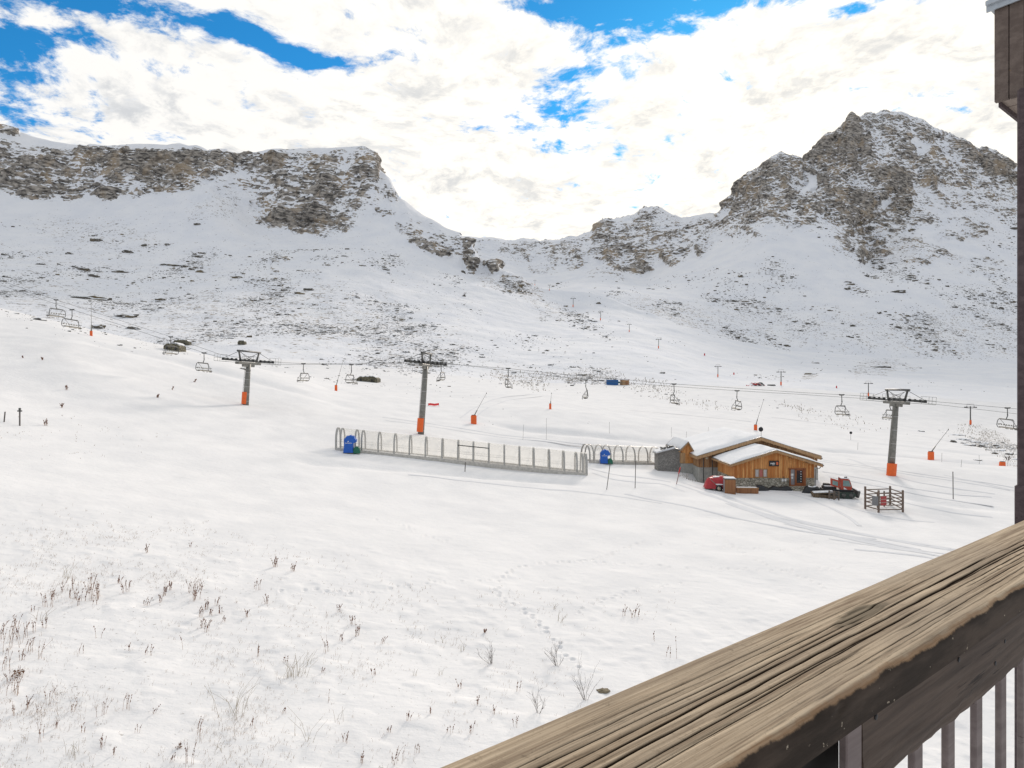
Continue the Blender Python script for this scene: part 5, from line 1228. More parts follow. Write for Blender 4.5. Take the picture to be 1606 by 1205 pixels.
mb = MB(); mb.prism([(-w_ / 2 - .2, -.25, h_ + .0), (w_ / 2 + .2, -.25, h_ + .25), (w_ / 2 + .2, -.25, h_ + .37), (-w_ / 2 - .2, -.25, h_ + .12)], (0, 3.3, 0)); rf = mb.build('roof', M_frame, r)
mb = MB(); mb.prism([(-w_ / 2 - .1, -.15, h_ + .13), (w_ / 2 + .1, -.15, h_ + .38), (w_ / 2 + .1, -.15, h_ + .65), (-w_ / 2 - .1, -.15, h_ + .4)], (0, 3.1, 0)); mb.build('roof_snow', M_rsnow, rf)
mb = MB(); mb.box((.3, -.03, h_ * .45), (w_ * .4, .06, h_ * .7)); mb.build('door', M_crate, r)
# heap of red machine parts
p = at(1186, 605.5); s = p.y / FX; r = empty('parts_heap', p, 0, 'heap of red and dark machine parts in the snow in mid valley', 'scrap heap')
for k in range(30):
    x = random.gauss(0, 6.0) * s; x = max(-14 * s, min(14 * s, x)); z = max(.1, (1 - abs(x) / (15 * s)) * 4.5 * s * random.random())
    mb = MB(); L2 = random.uniform(1.2, 3.4)
    if k % 3 == 0: mb.tube([(x + L2 * .5 * math.cos(t), random.uniform(-.5, .5), z + L2 * .35 * math.sin(t)) for t in np.linspace(0, 3.1, 7)], .14, 6)
    else: mb.box((x, random.uniform(-1, 1), z), (L2, random.uniform(.2, .5), random.uniform(.15, .4)), Matrix.Rotation(R(random.uniform(-35, 35)), 3, 'Y') @ Matrix.Rotation(R(random.uniform(-50, 50)), 3, 'Z'))
    mb.build('red_part' if k % 3 == 1 else 'dark_part', M_red if k % 3 == 1 else M_dsteel, r)
for k in range(5):
    mb = MB(); x = random.uniform(-9, 9) * s; mb.box((x, -.3, 2.6 * s * random.random() + .3), (1.5, .8, .22), bev=.1); mb.build('snow', M_rsnow, r)
# tarpaulined row of barrels / pipe stack
p = at(1210, 605.5); s = p.y / FX; r = empty('pipe_stack', p, 0, 'low stack of dark pipes right of the red heap', 'pipes')
for k in range(5):
    mb = MB(); mb.tube([(-2.2 + .3 * k, .3 * k, .22 + (k % 2) * .3), (2.0 - .2 * k, .3 * k - .2, .25 + (k % 2) * .3)], .22, 8); mb.build('pipe', M_dsteel, r)
# low dark stone huts dug into the slopes
M_ruin = stone_mat('dark mossy stone', (.12, .11, .07), (.30, .265, .17), (.04, .04, .03), 1.6)
def stone_hut(px, b, wpx, hpx, lab, seed, roofsnow=True, dpt=3.0):
    p = at(px, b)
    if p is None: print('no hut', px); return
    s = p.y / FX; w_, h_ = wpx * s, hpx * s; rg = random.Random(seed)
    r = empty('stone_hut', p, R(rg.uniform(-6, 6)), lab, 'stone hut', 'low stone huts on the slopes')
    n_ = 14; top = [(-w_ / 2 + w_ * k / n_, h_ * (min(1, .62 + 2.2 * min(k, n_ - k) / n_)) * rg.uniform(.86, 1.04)) for k in range(n_ + 1)]
    mb = MB(); mb.prism([(-w_ / 2, 0, -1)] + [(x, 0, z) for x, z in top] + [(w_ / 2, 0, -1)], (0, dpt, 0)); mb.build('wall', M_ruin, r)
    if roofsnow:
        mb = MB(); mb.prism([(x * .96, .3, z + .01) for x, z in top[1:-1]] + [(x * .96, .3, z + .28) for x, z in reversed(top[1:-1])], (0, dpt - .3, 0)); mb.build('roof_snow', M_rsnow, r)
    for fx, fw, fh in ((-.28, .09, .6), (.25, .07, .45)):
        mb = MB(); mb.box((w_ * fx, -.02, h_ * fh * .5), (w_ * fw, .1, h_ * fh)); mb.build('opening', M_black, r)
stone_hut(575, 599, 33, 8.5, 'long low dark stone hut left of the middle pylon', 3, True, 5)
stone_hut(269, 550, 25, 11, 'dark stone ruin on the snow crest under a lift chair', 5, True)
stone_hut(283, 542, 27, 9, 'rounded dark stone ruin just behind the other ruin on the crest', 8, True)
stone_hut(378, 541, 11, 7, 'tiny stone cabin above the leftmost lift pylon', 9, True)
# bare tan patch of groomed earth near the stream
# ---------------------------------------------------------------- boulders and stones
m, nt, b = new_mat('boulder stone'); p = nt.obj()
g = nt.new('ShaderNodeNewGeometry'); sp = nt.new('ShaderNodeSeparateXYZ'); nt.l.new(g.outputs['Normal'], sp.inputs[0])
wp_ = nt.pos(); n = nt.noise(wp_, 1.1, 5, .6)
c = nt.mix(nt.sstep(n, .3, .7), (.045, .042, .038), (.19, .17, .14)); c = nt.mix(nt.mul(nt.sstep(nt.noise(wp_, .07, 3, .5), .5, .7), .6), c, (.26, .20, .11))
sn = nt.sstep(nt.add(sp.outputs[2], nt.mul(nt.math('SUBTRACT', nt.noise(wp_, .9, 4, .6), .5), .7)), .50, .66)
nt.set(b.inputs['Base Color'], nt.mix(sn, c, (.82, .83, .85))); b.inputs['Roughness'].default_value = .85; b.inputs['Specular IOR Level'].default_value = .15
nt.set(b.inputs['Normal'], nt.bump(n, .5, .15)); M_boul = m
import bmesh
def ico(sub):
    bm = bmesh.new(); bmesh.ops.create_icosphere(bm, subdivisions=sub, radius=1.0)
    V = np.array([v.co[:] for v in bm.verts]); F = [tuple(v.index for v in f.verts) for f in bm.faces]; bm.free(); return V, F
IV, IF = ico(3); JV, JF = ico(1)
def rock_verts(V, seed, rough=.45):
    n = fbm(V[:, 0] * .9 + seed * 5.1, V[:, 1] * .9, V[:, 2] * .9, 3, seed)
    f = np.abs(V).max(axis=1, keepdims=True)           # push towards a blocky shape
    Q = V * (1 + rough * n[:, None]) * (1 - .35 * (1 - 1 / (f + .35)) * 0 + .0)
    Q = np.sign(Q) * np.abs(Q) ** .85
    return Q
BM = []
for k in range(9):
    Q = rock_verts(IV, k + 3, .75); Q = Q * (1 + .22 * fbm(IV[:, 0] * 3.5 + k, IV[:, 1] * 3.5, IV[:, 2] * 3.5, 3, 60 + k))[:, None]
    me = bpy.data.meshes.new('boulder'); me.from_pydata([tuple(v) for v in Q], [], IF); me.materials.append(M_boul)
    for pl_ in me.polygons: pl_.use_smooth = (k % 3 == 0)
    BM.append(me)
def boulder(pos, w_, d_, h_, rz, lab, grp, k=None, sink=.3):
    o = bpy.data.objects.new('boulder', BM[random.randrange(9) if k is None else k]); link(o)
    o.location = (pos[0], pos[1], pos[2] - h_ * .5 * sink); o.scale = (w_ / 2, d_ / 2, h_ / 2); o.rotation_euler = (0, 0, rz)
    tag(o, lab, 'boulder', grp); return o
NOTE = [(1407,458,25,7,'flat dark outcrop high on the right hand snow slope'),(1384,422,13,6,'dark rock below the foot of the right mountain cliffs'),(1381,576,28,8,'brown crescent shaped outcrop left of the rightmost pylon top'),(1272,587,18,4,'low brown rock right of the drag lift pylons'),
 (142,468,58,9,'longest flat outcrop above the hanging chairs at left'),(251,471,18,7,'brown boulder at the left mountain foot above the ruin'),(60,502,20,6,'brown boulder half buried on the snow crest at far left'),(154,515,22,11,'V shaped snowy boulder beside the red snow lance on the crest'),(207,516,26,6,'flat boulder on the snow crest right of the red snow lance'),
 (390,529,11,6,'small dark boulder above the tiny stone cabin'),(381,579,11,4,'dark boulder at the head of the leftmost pylon'),(132,423,20,8,'upper brown boulder of a pair on the left slope'),(148,434,20,8,'lower dark boulder of a pair on the left slope'),(153,377,17,7,'dark boulder alone below the left cliff band'),(309,352,12,4,'flat stone alone under the left cliff band'),
 (190,427,30,5,'long thin outcrop in the middle of the left slope'),(199,496,40,6,'wide flat outcrop left of the dark ruins'),(199,396,17,6,'boulder beneath the centre of the left cliff'),(225,386,11,6,'boulder right of another under the left cliff'),(266,416,27,4,'thin outcrop right of centre on the left slope'),(65,415,15,5,'flat stone on the far left slope'),
 (471,461,18,6,'flat dark outcrop above the conveyor on the left mountain'),(485,455,15,8,'dark outcrop touching the flat one on the left mountain'),(371,436,18,6,'dark rock in the stony field left of centre'),(314,427,16,6,'dark rock amid the stony field'),(311,403,15,5,'lone flat rock right of the left cliff foot'),(1337,512,9,5,'sharp dark boulder on the valley floor scree'),
 (805,585,10,3,'dark stone beside the grassy bank'),(1429,433,12,4,'flat rock on the upper right slope'),(728,465,6,6,'dark shrub sized stone on the left mountain shoulder'),(727,428,7,7,'dark boulder at the foot of the shoulder pillar'),(545,391,7,4,'small dark rock alone in the smooth snow of the left mountain')]
for k, (px, b_, w_, h_, lab) in enumerate(NOTE):
    p = at(px, b_)
    if p is None: continue
    s = p.y / FX; boulder(p, w_ * s, w_ * s * .5, h_ * s * 1.25, R(random.uniform(-12, 12)), lab, None, k % 9, .25)
# weighted sample of stones over the land
def sample(W, py, PX, sc_, n, ylo, yhi):
    Yb = W[..., 1]
    q = np.abs(np.gradient(py, axis=0)) * np.gradient(PX, axis=1) + 1e-6
    vis = (CY - (W[..., 2] - CZ) / W[..., 1] * FX)
    front = np.minimum.accumulate(np.pad(vis, ((1, 0), (0, 0)), constant_values=1e9), axis=0)[:-1] > vis - .01
    wgt = sc_ * q * front * (Yb > ylo) * (Yb < yhi) * (PX > -40) * (PX < 1640)
    pr = wgt.ravel(); pr = pr / pr.sum()
    return rng.choice(pr.size, n, replace=False, p=pr)
clump1 = np.clip(fbm(W1[..., 0] / 40, W1[..., 1] / 70, W1[..., 2] * 0, 5, 91, .6) * 3.2 + .5, .01, 2.0) ** 2.6
clump2 = np.clip(fbm(W2[..., 0] / 50, W2[..., 1] / 110, W2[..., 2] * 0, 5, 92, .6) * 3.2 + .5, .01, 2.0) ** 2.6
lists = []
i1 = sample(W1, py1, PX1, (scree1 + .05 * (PX1 < 800) + .02) * clump1, 9500, 125, 900)
i2 = sample(W2, py2, PX2, (scree2 + .045) * clump2, 4600, 850, 1500)
allp = []
for W, ii, sd_ in ((W1, i1, 0), (W2, i2, 1)):
    Pt = W.reshape(-1, 3)[ii]
    for q in Pt: allp.append((q[0], q[1], q[2], sd_))
allp = np.array(allp)
wpx = 1.25 + 1.35 * rng.pareto(2.4, len(allp)); wpx = np.clip(wpx, 1.25, 11)
# smaller stones on the grassy banks
order = np.argsort(-wpx)
for k in order[:268]:
    x, y, z, sd_ = allp[k]; s = y / FX; w_ = wpx[k] * s
    lab, grp = (('dark stone lying among many on the snowy right hand slope', 'stones on the right hand slope') if (sd_ or x > 120) else
                (('dark stone lying among many on the left mountain slope', 'stones on the left mountain slope') if x < 0.02 * y else ('dark stone lying on the valley slope below the far ridge', 'stones on the valley slope')))
    boulder((x, y, z), w_, w_ * random.uniform(.5, .9), w_ * random.uniform(.35, .6), random.uniform(-.5, .5), lab, grp)
vs = []; fs = []; nv = 0
V_ = []; F_ = []
protos = [rock_verts(JV, 40 + k, .5) for k in range(12)]; JFa = np.array(JF)
for k in order[268:]:
    x, y, z, sd_ = allp[k]; s = y / FX; w_ = wpx[k] * s
    Q = protos[random.randrange(12)] * np.array([w_ / 2, w_ * .35, w_ * random.uniform(.2, .38)])
    a = random.uniform(0, 6.28); c_, s_ = math.cos(a) , math.sin(a)
    Q = np.stack([Q[:, 0] * 1 + 0 * c_, Q[:, 1], Q[:, 2]], 1)
    V_.append(Q + np.array([x, y, z + w_ * .03])); F_.append(JFa + nv); nv += len(JV)
V_ = np.concatenate(V_); F_ = np.concatenate(F_)
me = bpy.data.meshes.new('scree'); me.from_pydata(V_.tolist(), [], F_.tolist()); me.materials.append(M_boul)
o = link(bpy.data.objects.new('scree', me)); tag(o, 'small dark stones scattered thickly over the snowy mountain slopes', 'scree', kind='stuff')
# boulder beside the shrubs
p = at(945, 1084); s = p.y / FX; ob_ = boulder(p, 23 * s, 16 * s, 17 * s, .4, 'grey brown boulder by the twiggy shrub next to the handrail', None, 5, .5); ob_.data = ob_.data.copy(); ob_.data.materials.clear(); ob_.data.materials.append(simple('bare boulder', (.20, .165, .11), .9, 0, .4, 1.5, .5))
# boulders along the stream cut at the right
for k, (px, b_, w_, h_) in enumerate([(1530,694,16,6),(1542,701,12,7),(1519,699,18,6),(1512,690,22,5),(1496,694,9,8),(1566,707,22,5),(1583,713,12,8),(1592,721,10,6),(1445,677,10,5),(1503,683,22,4),(1533,722,14,4),(1560,712,9,5),(1550,706,10,5)]):
    p = at(px, b_)
    if p is None: continue
    s = p.y / FX; boulder(p, w_ * s, w_ * s * .7, h_ * s * 1.2, random.uniform(-.5, .5), 'dark stone on the stream bank right of the rightmost pylon', 'stones on the stream bank')

# ---------------------------------------------------------------- dead stalks, shrubs and grass
def plant_mat(name, c1, c2):
    m, nt, b = new_mat(name); n = nt.noise(nt.pos(), 7, 3, .5)
    nt.set(b.inputs['Base Color'], nt.mix(nt.sstep(n, .35, .65), c1, c2)); b.inputs['Roughness'].default_value = .8; b.inputs['Specular IOR Level'].default_value = .1; return m
M_stalk = plant_mat('dead stalk', (.22, .125, .085), (.38, .25, .165)); M_seed = plant_mat('seed head', (.14, .07, .05), (.26, .14, .095)); M_dry = plant_mat('dry grass', (.20, .15, .08), (.32, .26, .16)); M_twig = plant_mat('bare twig', (.06, .045, .04), (.13, .10, .085)); M_rust = plant_mat('rusty leaves', (.13, .06, .03), (.24, .13, .07))
def tri_tube(mb, pts, r0, r1):
    n = len(pts); mb.tube(pts, [r0 + (r1 - r0) * i / (n - 1) for i in range(n)], 3, cap=False)
def weed(px, b_, hpx, n, kind='stalk', lab=None):
    p = at(px, b_)
    if p is None: return
    s = p.y / FX; H = hpx * s; rg = random
    name = 'dead_weed' if kind == 'stalk' else 'grass_tuft'
    mb = MB(); ms2 = MB(); spread = {'stalk': .35, 'grass': .55, 'rust': .5}[kind]
    rad = max(.0048, .25 * s)
    for k in range(n):
        a = rg.uniform(0, 6.28); d_ = rg.random() ** .7 * H * spread * .8; h = H * rg.uniform(.55, 1.0)
        bx, by = math.cos(a) * d_, math.sin(a) * d_
        lx, ly = rg.gauss(.10, .20) * h, rg.gauss(0, .16) * h
        if kind == 'grass': lx *= 1.9; ly *= 1.9
        pts = [(bx, by, -.06), (bx + lx * .3, by + ly * .3, h * .5), (bx + lx, by + ly, h)]
        tri_tube(mb, pts, rad, rad * .55)
        if kind == 'stalk':
            for q in range(rg.randint(3, 7)):      # whorls of dead seed heads up the stem
                t = rg.uniform(.35, 1.0); c = Vector(pts[1]).lerp(Vector(pts[2]), max(0, t * 2 - 1)) if t > .5 else Vector(pts[0]).lerp(Vector(pts[1]), t * 2)
                w_ = rad * rg.uniform(1.8, 3.8); ms2.box(c + Vector((rg.uniform(-1, 1), rg.uniform(-1, 1), 0)) * rad * 2, (w_, w_, w_ * rg.uniform(1.2, 2.6)), Euler((rg.random(), rg.random(), rg.random())).to_matrix())
        if kind == 'rust':
            for q in range(4): ms2.box((bx + rg.uniform(-.5, .5) * H * .5, by + rg.uniform(-.5, .5) * H * .4, rg.uniform(.1, .7) * h), (H * .14, H * .09, H * .03), Euler((rg.uniform(-1, 1), rg.uniform(-1, 1), rg.random() * 3)).to_matrix())
    ns = len(mb.f); mb.add(ms2.v, ms2.f)
    r = mb.build(name, {'stalk': M_stalk, 'grass': M_dry, 'rust': M_stalk}[kind], None, (p.x, p.y, gz(p.x, p.y)))
    r.data.materials.append(M_seed if kind == 'stalk' else M_rust)
    for pl_ in list(r.data.polygons)[ns:]: pl_.material_index = 1
    tag(r, lab or ('upright dead brown weed stalks sticking out of the foreground snow' if kind == 'stalk' else 'pale dry grass tuft leaning out of the foreground snow'), 'dead weed' if kind == 'stalk' else 'grass tuft',
        None if lab else ('dead weed stalks in the foreground snow' if kind == 'stalk' else 'dry grass tufts in the foreground snow'))
WEEDS = [(77,951,30,7),(66,973,22,7,'grass'),(17,1018,44,6),(30,1008,38,4),(45,1022,24,6),(8,1049,34,5),(35,1035,18,5),(62,1035,32,3),(27,1062,18,9,'rust','rusty brown leaf clump at the left edge of the foreground'),(17,1092,38,5),(40,1112,22,5),(79,1102,34,4),(111,1116,22,4),(160,1122,28,5),(198,1112,32,5),
 (363,1119,55,14,'grass','tall thin dry grass fan left of the bottom centre'),(65,1163,34,4),(89,1143,17,3),(114,1186,30,10,'grass'),(161,1173,26,5),(282,1173,11,7,'rust','small rusty leaf clump near the bottom left'),(292,1202,42,5),(314,1153,36,4),(155,1000,22,2),(126,1025,19,2),(203,1020,14,2),(232,1028,20,4),(279,1015,46,1),(324,992,20,5),(306,941,27,9),(260,934,20,7),(230,949,15,4),(197,929,20,6),(153,941,40,8),(118,941,22,5),(109,938,17,3),(129,944,28,3),(104,907,24,7,'grass'),(229,867,15,4),(299,859,12,2),(313,968,20,5),(324,955,20,6),(345,962,13,4),(387,968,14,4),(52,960,14,3),(140,930,20,3),
 (465.5,1060,40,16,'grass','broad dry brown grass clump in the middle of the foreground'),(432,889,18,7),(460,896,15,7),(561,997,23,7),(516,1023,32,4),(536,1005,16,4),(517,1102,34,1),(529,1129,26,4,'grass'),(477,1163,50,6,'grass'),(541,1165,17,5),(568,1200,22,5),(622,1197,32,7),(403,925,20,4),(420,946,16,4),(405,1030,22,4),(505,1055,12,3),(760,993,7,6),(690,1010,14,4,'grass'),(725,1020,14,5,'grass'),(979,966,20,3),(994,968,22,4),(1004,968,14,2),(1065,1033,52,1),(1048,1031,20,2),(1028,1005,16,2),(870,955,10,5,'grass'),(878,975,16,5,'grass'),(806,1140,20,3),(812,1085,18,3),(775,1120,14,4),(640,1130,16,4),(705,1150,18,4),
 (5,1000,30,5),(22,985,26,4),(36,1000,30,4),(50,990,26,4),(12,1072,24,4),(26,1085,28,4),(70,985,18,4),(85,940,20,3),(95,930,22,3),(112,925,26,3),(122,950,16,3),(143,925,30,4),(158,935,22,4),(148,950,18,3),(188,915,14,4),(268,925,16,5),(252,945,14,4),(300,930,24,6),(315,925,20,5),(330,965,14,4),(338,950,16,4),(317,985,16,5),(352,975,12,3),(60,1120,20,3),(25,1120,24,3),(130,1150,18,3),(178,1185,16,3),(215,1150,16,3),(240,1120,14,3),(345,1180,24,4,'grass'),(270,1195,20,4),(395,1140,16,3),(445,1120,14,3),(448,1040,12,3),(480,1040,20,5,'grass'),(452,1062,24,6,'grass'),(530,960,14,4),(552,980,18,5),(600,1010,14,4),(585,1060,12,3),(650,1060,12,4,'grass'),(690,1060,12,4,'grass'),(720,1080,14,4),(655,1180,18,4),(610,1150,14,4),(675,1120,12,3),(740,1150,16,4),(750,1105,14,4),
 (72,668,12,6),(247,624,6,5),(306,600,5,3),(67,565,6,3),(36,562,6,2),(97,640,9,5),(105,612,8,4),(270,612,6,3)]
for wd in WEEDS: weed(*wd)
def shrub(px, b_, wpx_, hpx, n, lab):
    p = at(px, b_); s = p.y / FX; H, Wd = hpx * s, wpx_ * s; r = empty('bare_shrub', (p.x, p.y, gz(p.x, p.y)), 0, lab, 'shrub')
    mb = MB(); rg = random
    def grow(p0, d, L_, rad, lev):
        pts = [p0]; q = p0.copy(); dd = d.copy()
        for k in range(3):
            dd = (dd + Vector((rg.gauss(0, .16), rg.gauss(0, .16), rg.gauss(.05, .08)))).normalized(); q = q + dd * L_ / 3; pts.append(q.copy())
        mb.tube(pts, [rad, rad * .85, rad * .7, rad * .5], 4, cap=False)
        if lev > 0:
            for k in range(rg.randint(2, 3)):
                t = rg.choice(pts[1:]); ax = Vector((rg.gauss(0, 1), rg.gauss(0, 1), rg.gauss(.5, .5))).normalized()
                grow(t, (dd + ax * .75).normalized(), L_ * rg.uniform(.4, .65), rad * .6, lev - 1)
    for k in range(n):
        a = rg.uniform(0, 6.28); sp_ = rg.uniform(.15, .75)
        grow(Vector((math.cos(a) * .05, math.sin(a) * .05, -.05)), Vector((math.cos(a) * sp_ * Wd / H, math.sin(a) * sp_ * Wd / H, 1)).normalized(), H * rg.uniform(.55, .85), max(.008, .30 * s), 2)
    mb.build('twigs', M_twig, r)
shrub(770, 1041, 26, 27, 9, 'small rounded leafless shrub left of the other twiggy shrubs')
shrub(874, 1044, 34, 38, 8, 'V shaped leafless shrub beside the footprint trail')
shrub(919, 1098, 46, 50, 8, 'largest leafless shrub with long twigs, touching the boulder at the handrail')
shrub(845, 1118, 26, 42, 6, 'thin leafless shrub nearest to the handrail edge')
shrub(1580, 722, 26, 9, 8, 'low dark shrub on the stream bank by the balcony post')
shrub(728, 467, 5, 6, 6, 'tiny lone shrub on the smooth snow of the left mountain shoulder')
# loose short grass: thousands of blades poking through the thin snow
ii = sample(W1, py1, PX1, grass1 * np.clip(fbm(W1[..., 0] / 3.0, W1[..., 1] / 3.0, W1[..., 0] * 0, 3, 77) * 1.6 + .7, .05, 2) ** 2 * (PX1 < 1250) * (1.5 - .9 * sstep(150, 800, PX1)), 3300, 16, 75)
mb = MB()
for q in W1.reshape(-1, 3)[ii]:
    s = q[1] / FX
    for k in range(random.choice((1, 1, 2, 2, 3, 4))):
        x, y = q[0] + random.gauss(0, .05), q[1] + random.gauss(0, .05); h = random.uniform(.03, .15) * (1.9 if random.random() < .08 else 1)
        lx, ly = random.gauss(.02, .05), random.gauss(0, .04)
        w_ = max(.0035, .13 * s)
        mb.v += [(x - w_, y, q[2] - .03), (x + w_, y, q[2] - .03), (x + lx * .5 + w_ * .6, y + ly * .5, q[2] + h * .6), (x + lx * .5 - w_ * .6, y + ly * .5, q[2] + h * .6), (x + lx, y + ly, q[2] + h), (x, y + w_, q[2] - .03)]
        n_ = len(mb.v) - 6; mb.f += [(n_, n_ + 1, n_ + 2, n_ + 3), (n_ + 3, n_ + 2, n_ + 4), (n_ + 1, n_ + 5, n_ + 2), (n_ + 5, n_, n_ + 3)]; mb.sm += [False] * 4
        if random.random() < .25:
            w2 = w_ * 2.2; mb.box((x + lx, y + ly, q[2] + h), (w2, w2, w2 * 2))
me = bpy.data.meshes.new('dry_grass'); me.from_pydata(mb.v, [], mb.f); me.materials.append(plant_mat('short grass', (.20, .125, .07), (.38, .26, .155)))
o = link(bpy.data.objects.new('dry_grass', me)); tag(o, 'short dead grass tips poking through thin snow in the foreground', 'grass', kind='stuff')
# sparse grass on the far banks and by the stream
ii = sample(W1, py1, PX1, ell(PX1, py1, [(860,590,80,10,2,1.0),(930,592,70,12,4,1.0),(1000,600,80,8,8,.7),(1250,641,26,3,2,1.6),(1085,630,70,6,12,.5),(1555,695,60,14,25,1.2),(1078,744,26,7,28,2.2),(1058,737,14,4,5,2.0),(1300,655,80,10,15,.3),(810,600,50,10,10,.8)]), 1700, 78, 420)
mb = MB()
for q in W1.reshape(-1, 3)[ii]:
    s = q[1] / FX; h = random.uniform(.9, 3.2) * s; w_ = random.uniform(.35, .8) * s
    mb.v += [(q[0] - w_, q[1], q[2] - .2), (q[0] + w_, q[1], q[2] - .2), (q[0] + random.gauss(0, .5) * s, q[1] + .1, q[2] + h), (q[0], q[1] + w_, q[2] - .2)]
    n_ = len(mb.v) - 4; mb.f += [(n_, n_ + 1, n_ + 2), (n_ + 1, n_ + 3, n_ + 2), (n_ + 3, n_, n_ + 2)]; mb.sm += [False] * 3
me = bpy.data.meshes.new('bank_grass'); me.from_pydata(mb.v, [], mb.f); me.materials.append(plant_mat('bank grass', (.13, .10, .06), (.28, .22, .14)))
o = link(bpy.data.objects.new('bank_grass', me)); tag(o, 'withered grass on the snowy banks in mid valley', 'grass', kind='stuff')
# ---------------------------------------------------------------- balcony (local x along the rail, y outwards, z up; origin at eye height)
BAL_RZ = math.atan2(.608, .794)
bal = empty('balcony_railing', (0, 0, CZ), BAL_RZ, 'weathered brown wooden balcony railing with dark balusters in the foreground', 'railing')
D0, D1, ZT, ZB = .410, .612, -.420, -.476
# handrail: long plank with real checks (cracks), raised grain and rounded arrises
ts = np.concatenate([np.arange(-.15, .45, .006), np.arange(.45, 1.5, .0032), np.arange(1.5, 2.6, .006), np.arange(2.6, 4.2, .03)])
Wd = D1 - D0; rad = .016
ys = np.concatenate([np.linspace(0, rad, 9)[:-1] , np.linspace(rad, Wd - rad, 112), np.linspace(Wd - rad, Wd, 9)[1:]])
sec = []       # cross-section points (y, z, ny, nz)
for z in np.linspace(ZB, ZT - rad, 16)[:-1]: sec.append((D0, z, -1, 0, 0))
for a in np.linspace(0, math.pi / 2, 9)[:-1]: sec.append((D0 + rad - rad * math.cos(a), ZT - rad + rad * math.sin(a), -math.cos(a), math.sin(a), 1))
for y in np.linspace(D0 + rad, D1 - rad * 1.4, 190): sec.append((y, ZT, 0, 1, 1))
r2 = rad
for a in np.linspace(math.pi / 2, 0, 9)[1:]: sec.append((D1 - r2 + r2 * math.cos(a), ZT - r2 + r2 * math.sin(a), math.cos(a), math.sin(a), 1))
for z in np.linspace(ZT - r2, ZB, 5)[1:]: sec.append((D1, z, 1, 0, 1))
sec.append((D0 + .002, ZB, 0, -1, 0)); sec = np.array(sec)
T, K = np.meshgrid(ts, np.arange(len(sec)), indexing='ij')
Yc, Zc, Ny, Nz = [sec[:, i][None, :] * np.ones_like(T) for i in range(4)]
s_arc = np.concatenate([[0], np.cumsum(np.hypot(np.diff(sec[:, 0]), np.diff(sec[:, 1])))])[None, :] * np.ones_like(T)
top = np.clip(Nz, 0, 1)
disp = np.zeros_like(T); crack = np.zeros_like(T)
rg = np.random.default_rng(5)
def add_crack(y0, t0, t1, w, dep, sl=0.0, wob=.003):
    global disp, crack
    yc = D0 + y0 + sl * (T - t0) + wob * fbm(T * 2.2, T * 0 + y0 * 90, T * 0, 3, 71) + .0012 * fbm(T * 14, T * 0 + y0 * 50, T * 0, 2, 72)
    ww = w * (.55 + .6 * np.abs(fbm(T * 5, T * 0 + y0 * 77, T * 0, 3, 73)))
    env = sstep(t0, t0 + .12, T) * sstep(t1, t1 - .12, T)
    # one side drops sharply, the other eases back up, as in split weathered timber
    q = (Yc - yc) / (ww * .75 + 1e-6)
    prof = np.where(q > 0, np.exp(-q ** 2 * 1.1), np.exp(-q ** 2 * .60))
    disp -= .62 * dep * env * prof * top; crack = np.maximum(crack, env * np.exp(-q ** 2 * .7) * top * min(1, dep / .006))
for (y0, t0, t1, w, dep, sl) in [(.083,.30,2.6,.0030,.0110,.010),(.060,.25,1.35,.0020,.0065,.012),(.046,.2,1.1,.0016,.0055,.012),(.071,.65,2.2,.0018,.0055,.004),(.098,.2,1.9,.0024,.0065,.012),(.112,.35,1.25,.0018,.0050,.012),(.125,.25,1.7,.0018,.0048,.008),(.033,.9,2.4,.0014,.0040,.006),(.139,.3,1.1,.0014,.0038,.01),(.152,.5,1.5,.0014,.0030,.006),(.050,1.15,2.6,.0016,.0045,.004),(.090,1.2,3.2,.0020,.0060,.002),(.115,1.3,3.4,.0018,.0045,.0),(.064,1.5,3.0,.0016,.0045,.002),(.078,.05,.8,.0012,.004,.01),(.022,1.2,2.2,.001,.0025,.004)]:
    add_crack(y0, t0, t1, w, dep, sl)
for k in range(70):
    y0 = rg.uniform(.015, .165); t0 = rg.uniform(.1, 2.4); add_crack(y0, t0, t0 + rg.uniform(.2, .8), rg.uniform(.0006, .0011), rg.uniform(.0010, .0026), rg.uniform(0, .010), .004)
ym = Yc - .010 * T - .002 * fbm(T * 2, T * 0, T * 0, 2, 74)
grain = fbm(T * 2.2, ym * 330, T * 0 + 3, 3, 81) * .00055 + fbm(T * 1.1, ym * 120, T * 0 + 8, 2, 82) * .0005
disp += grain * top * sstep(D1 - .012, D1 - .05, Yc) * (.5 + .6 * np.clip(fbm(T * 3, Yc * 9, T * 0, 2, 84) + .6, 0, 1)) + fbm(T * 3, s_arc * 14, T * 0, 3, 83) * .0012
# a split-off patch near the middle
pat = np.exp(-(((T - 1.22) / .085) ** 2 + ((Yc - (D0 + .128)) / .018) ** 2)); disp -= .0030 * sstep(.35, .6, pat + .15 * fbm(T * 14, Yc * 50, T * 0, 2, 85)) * top
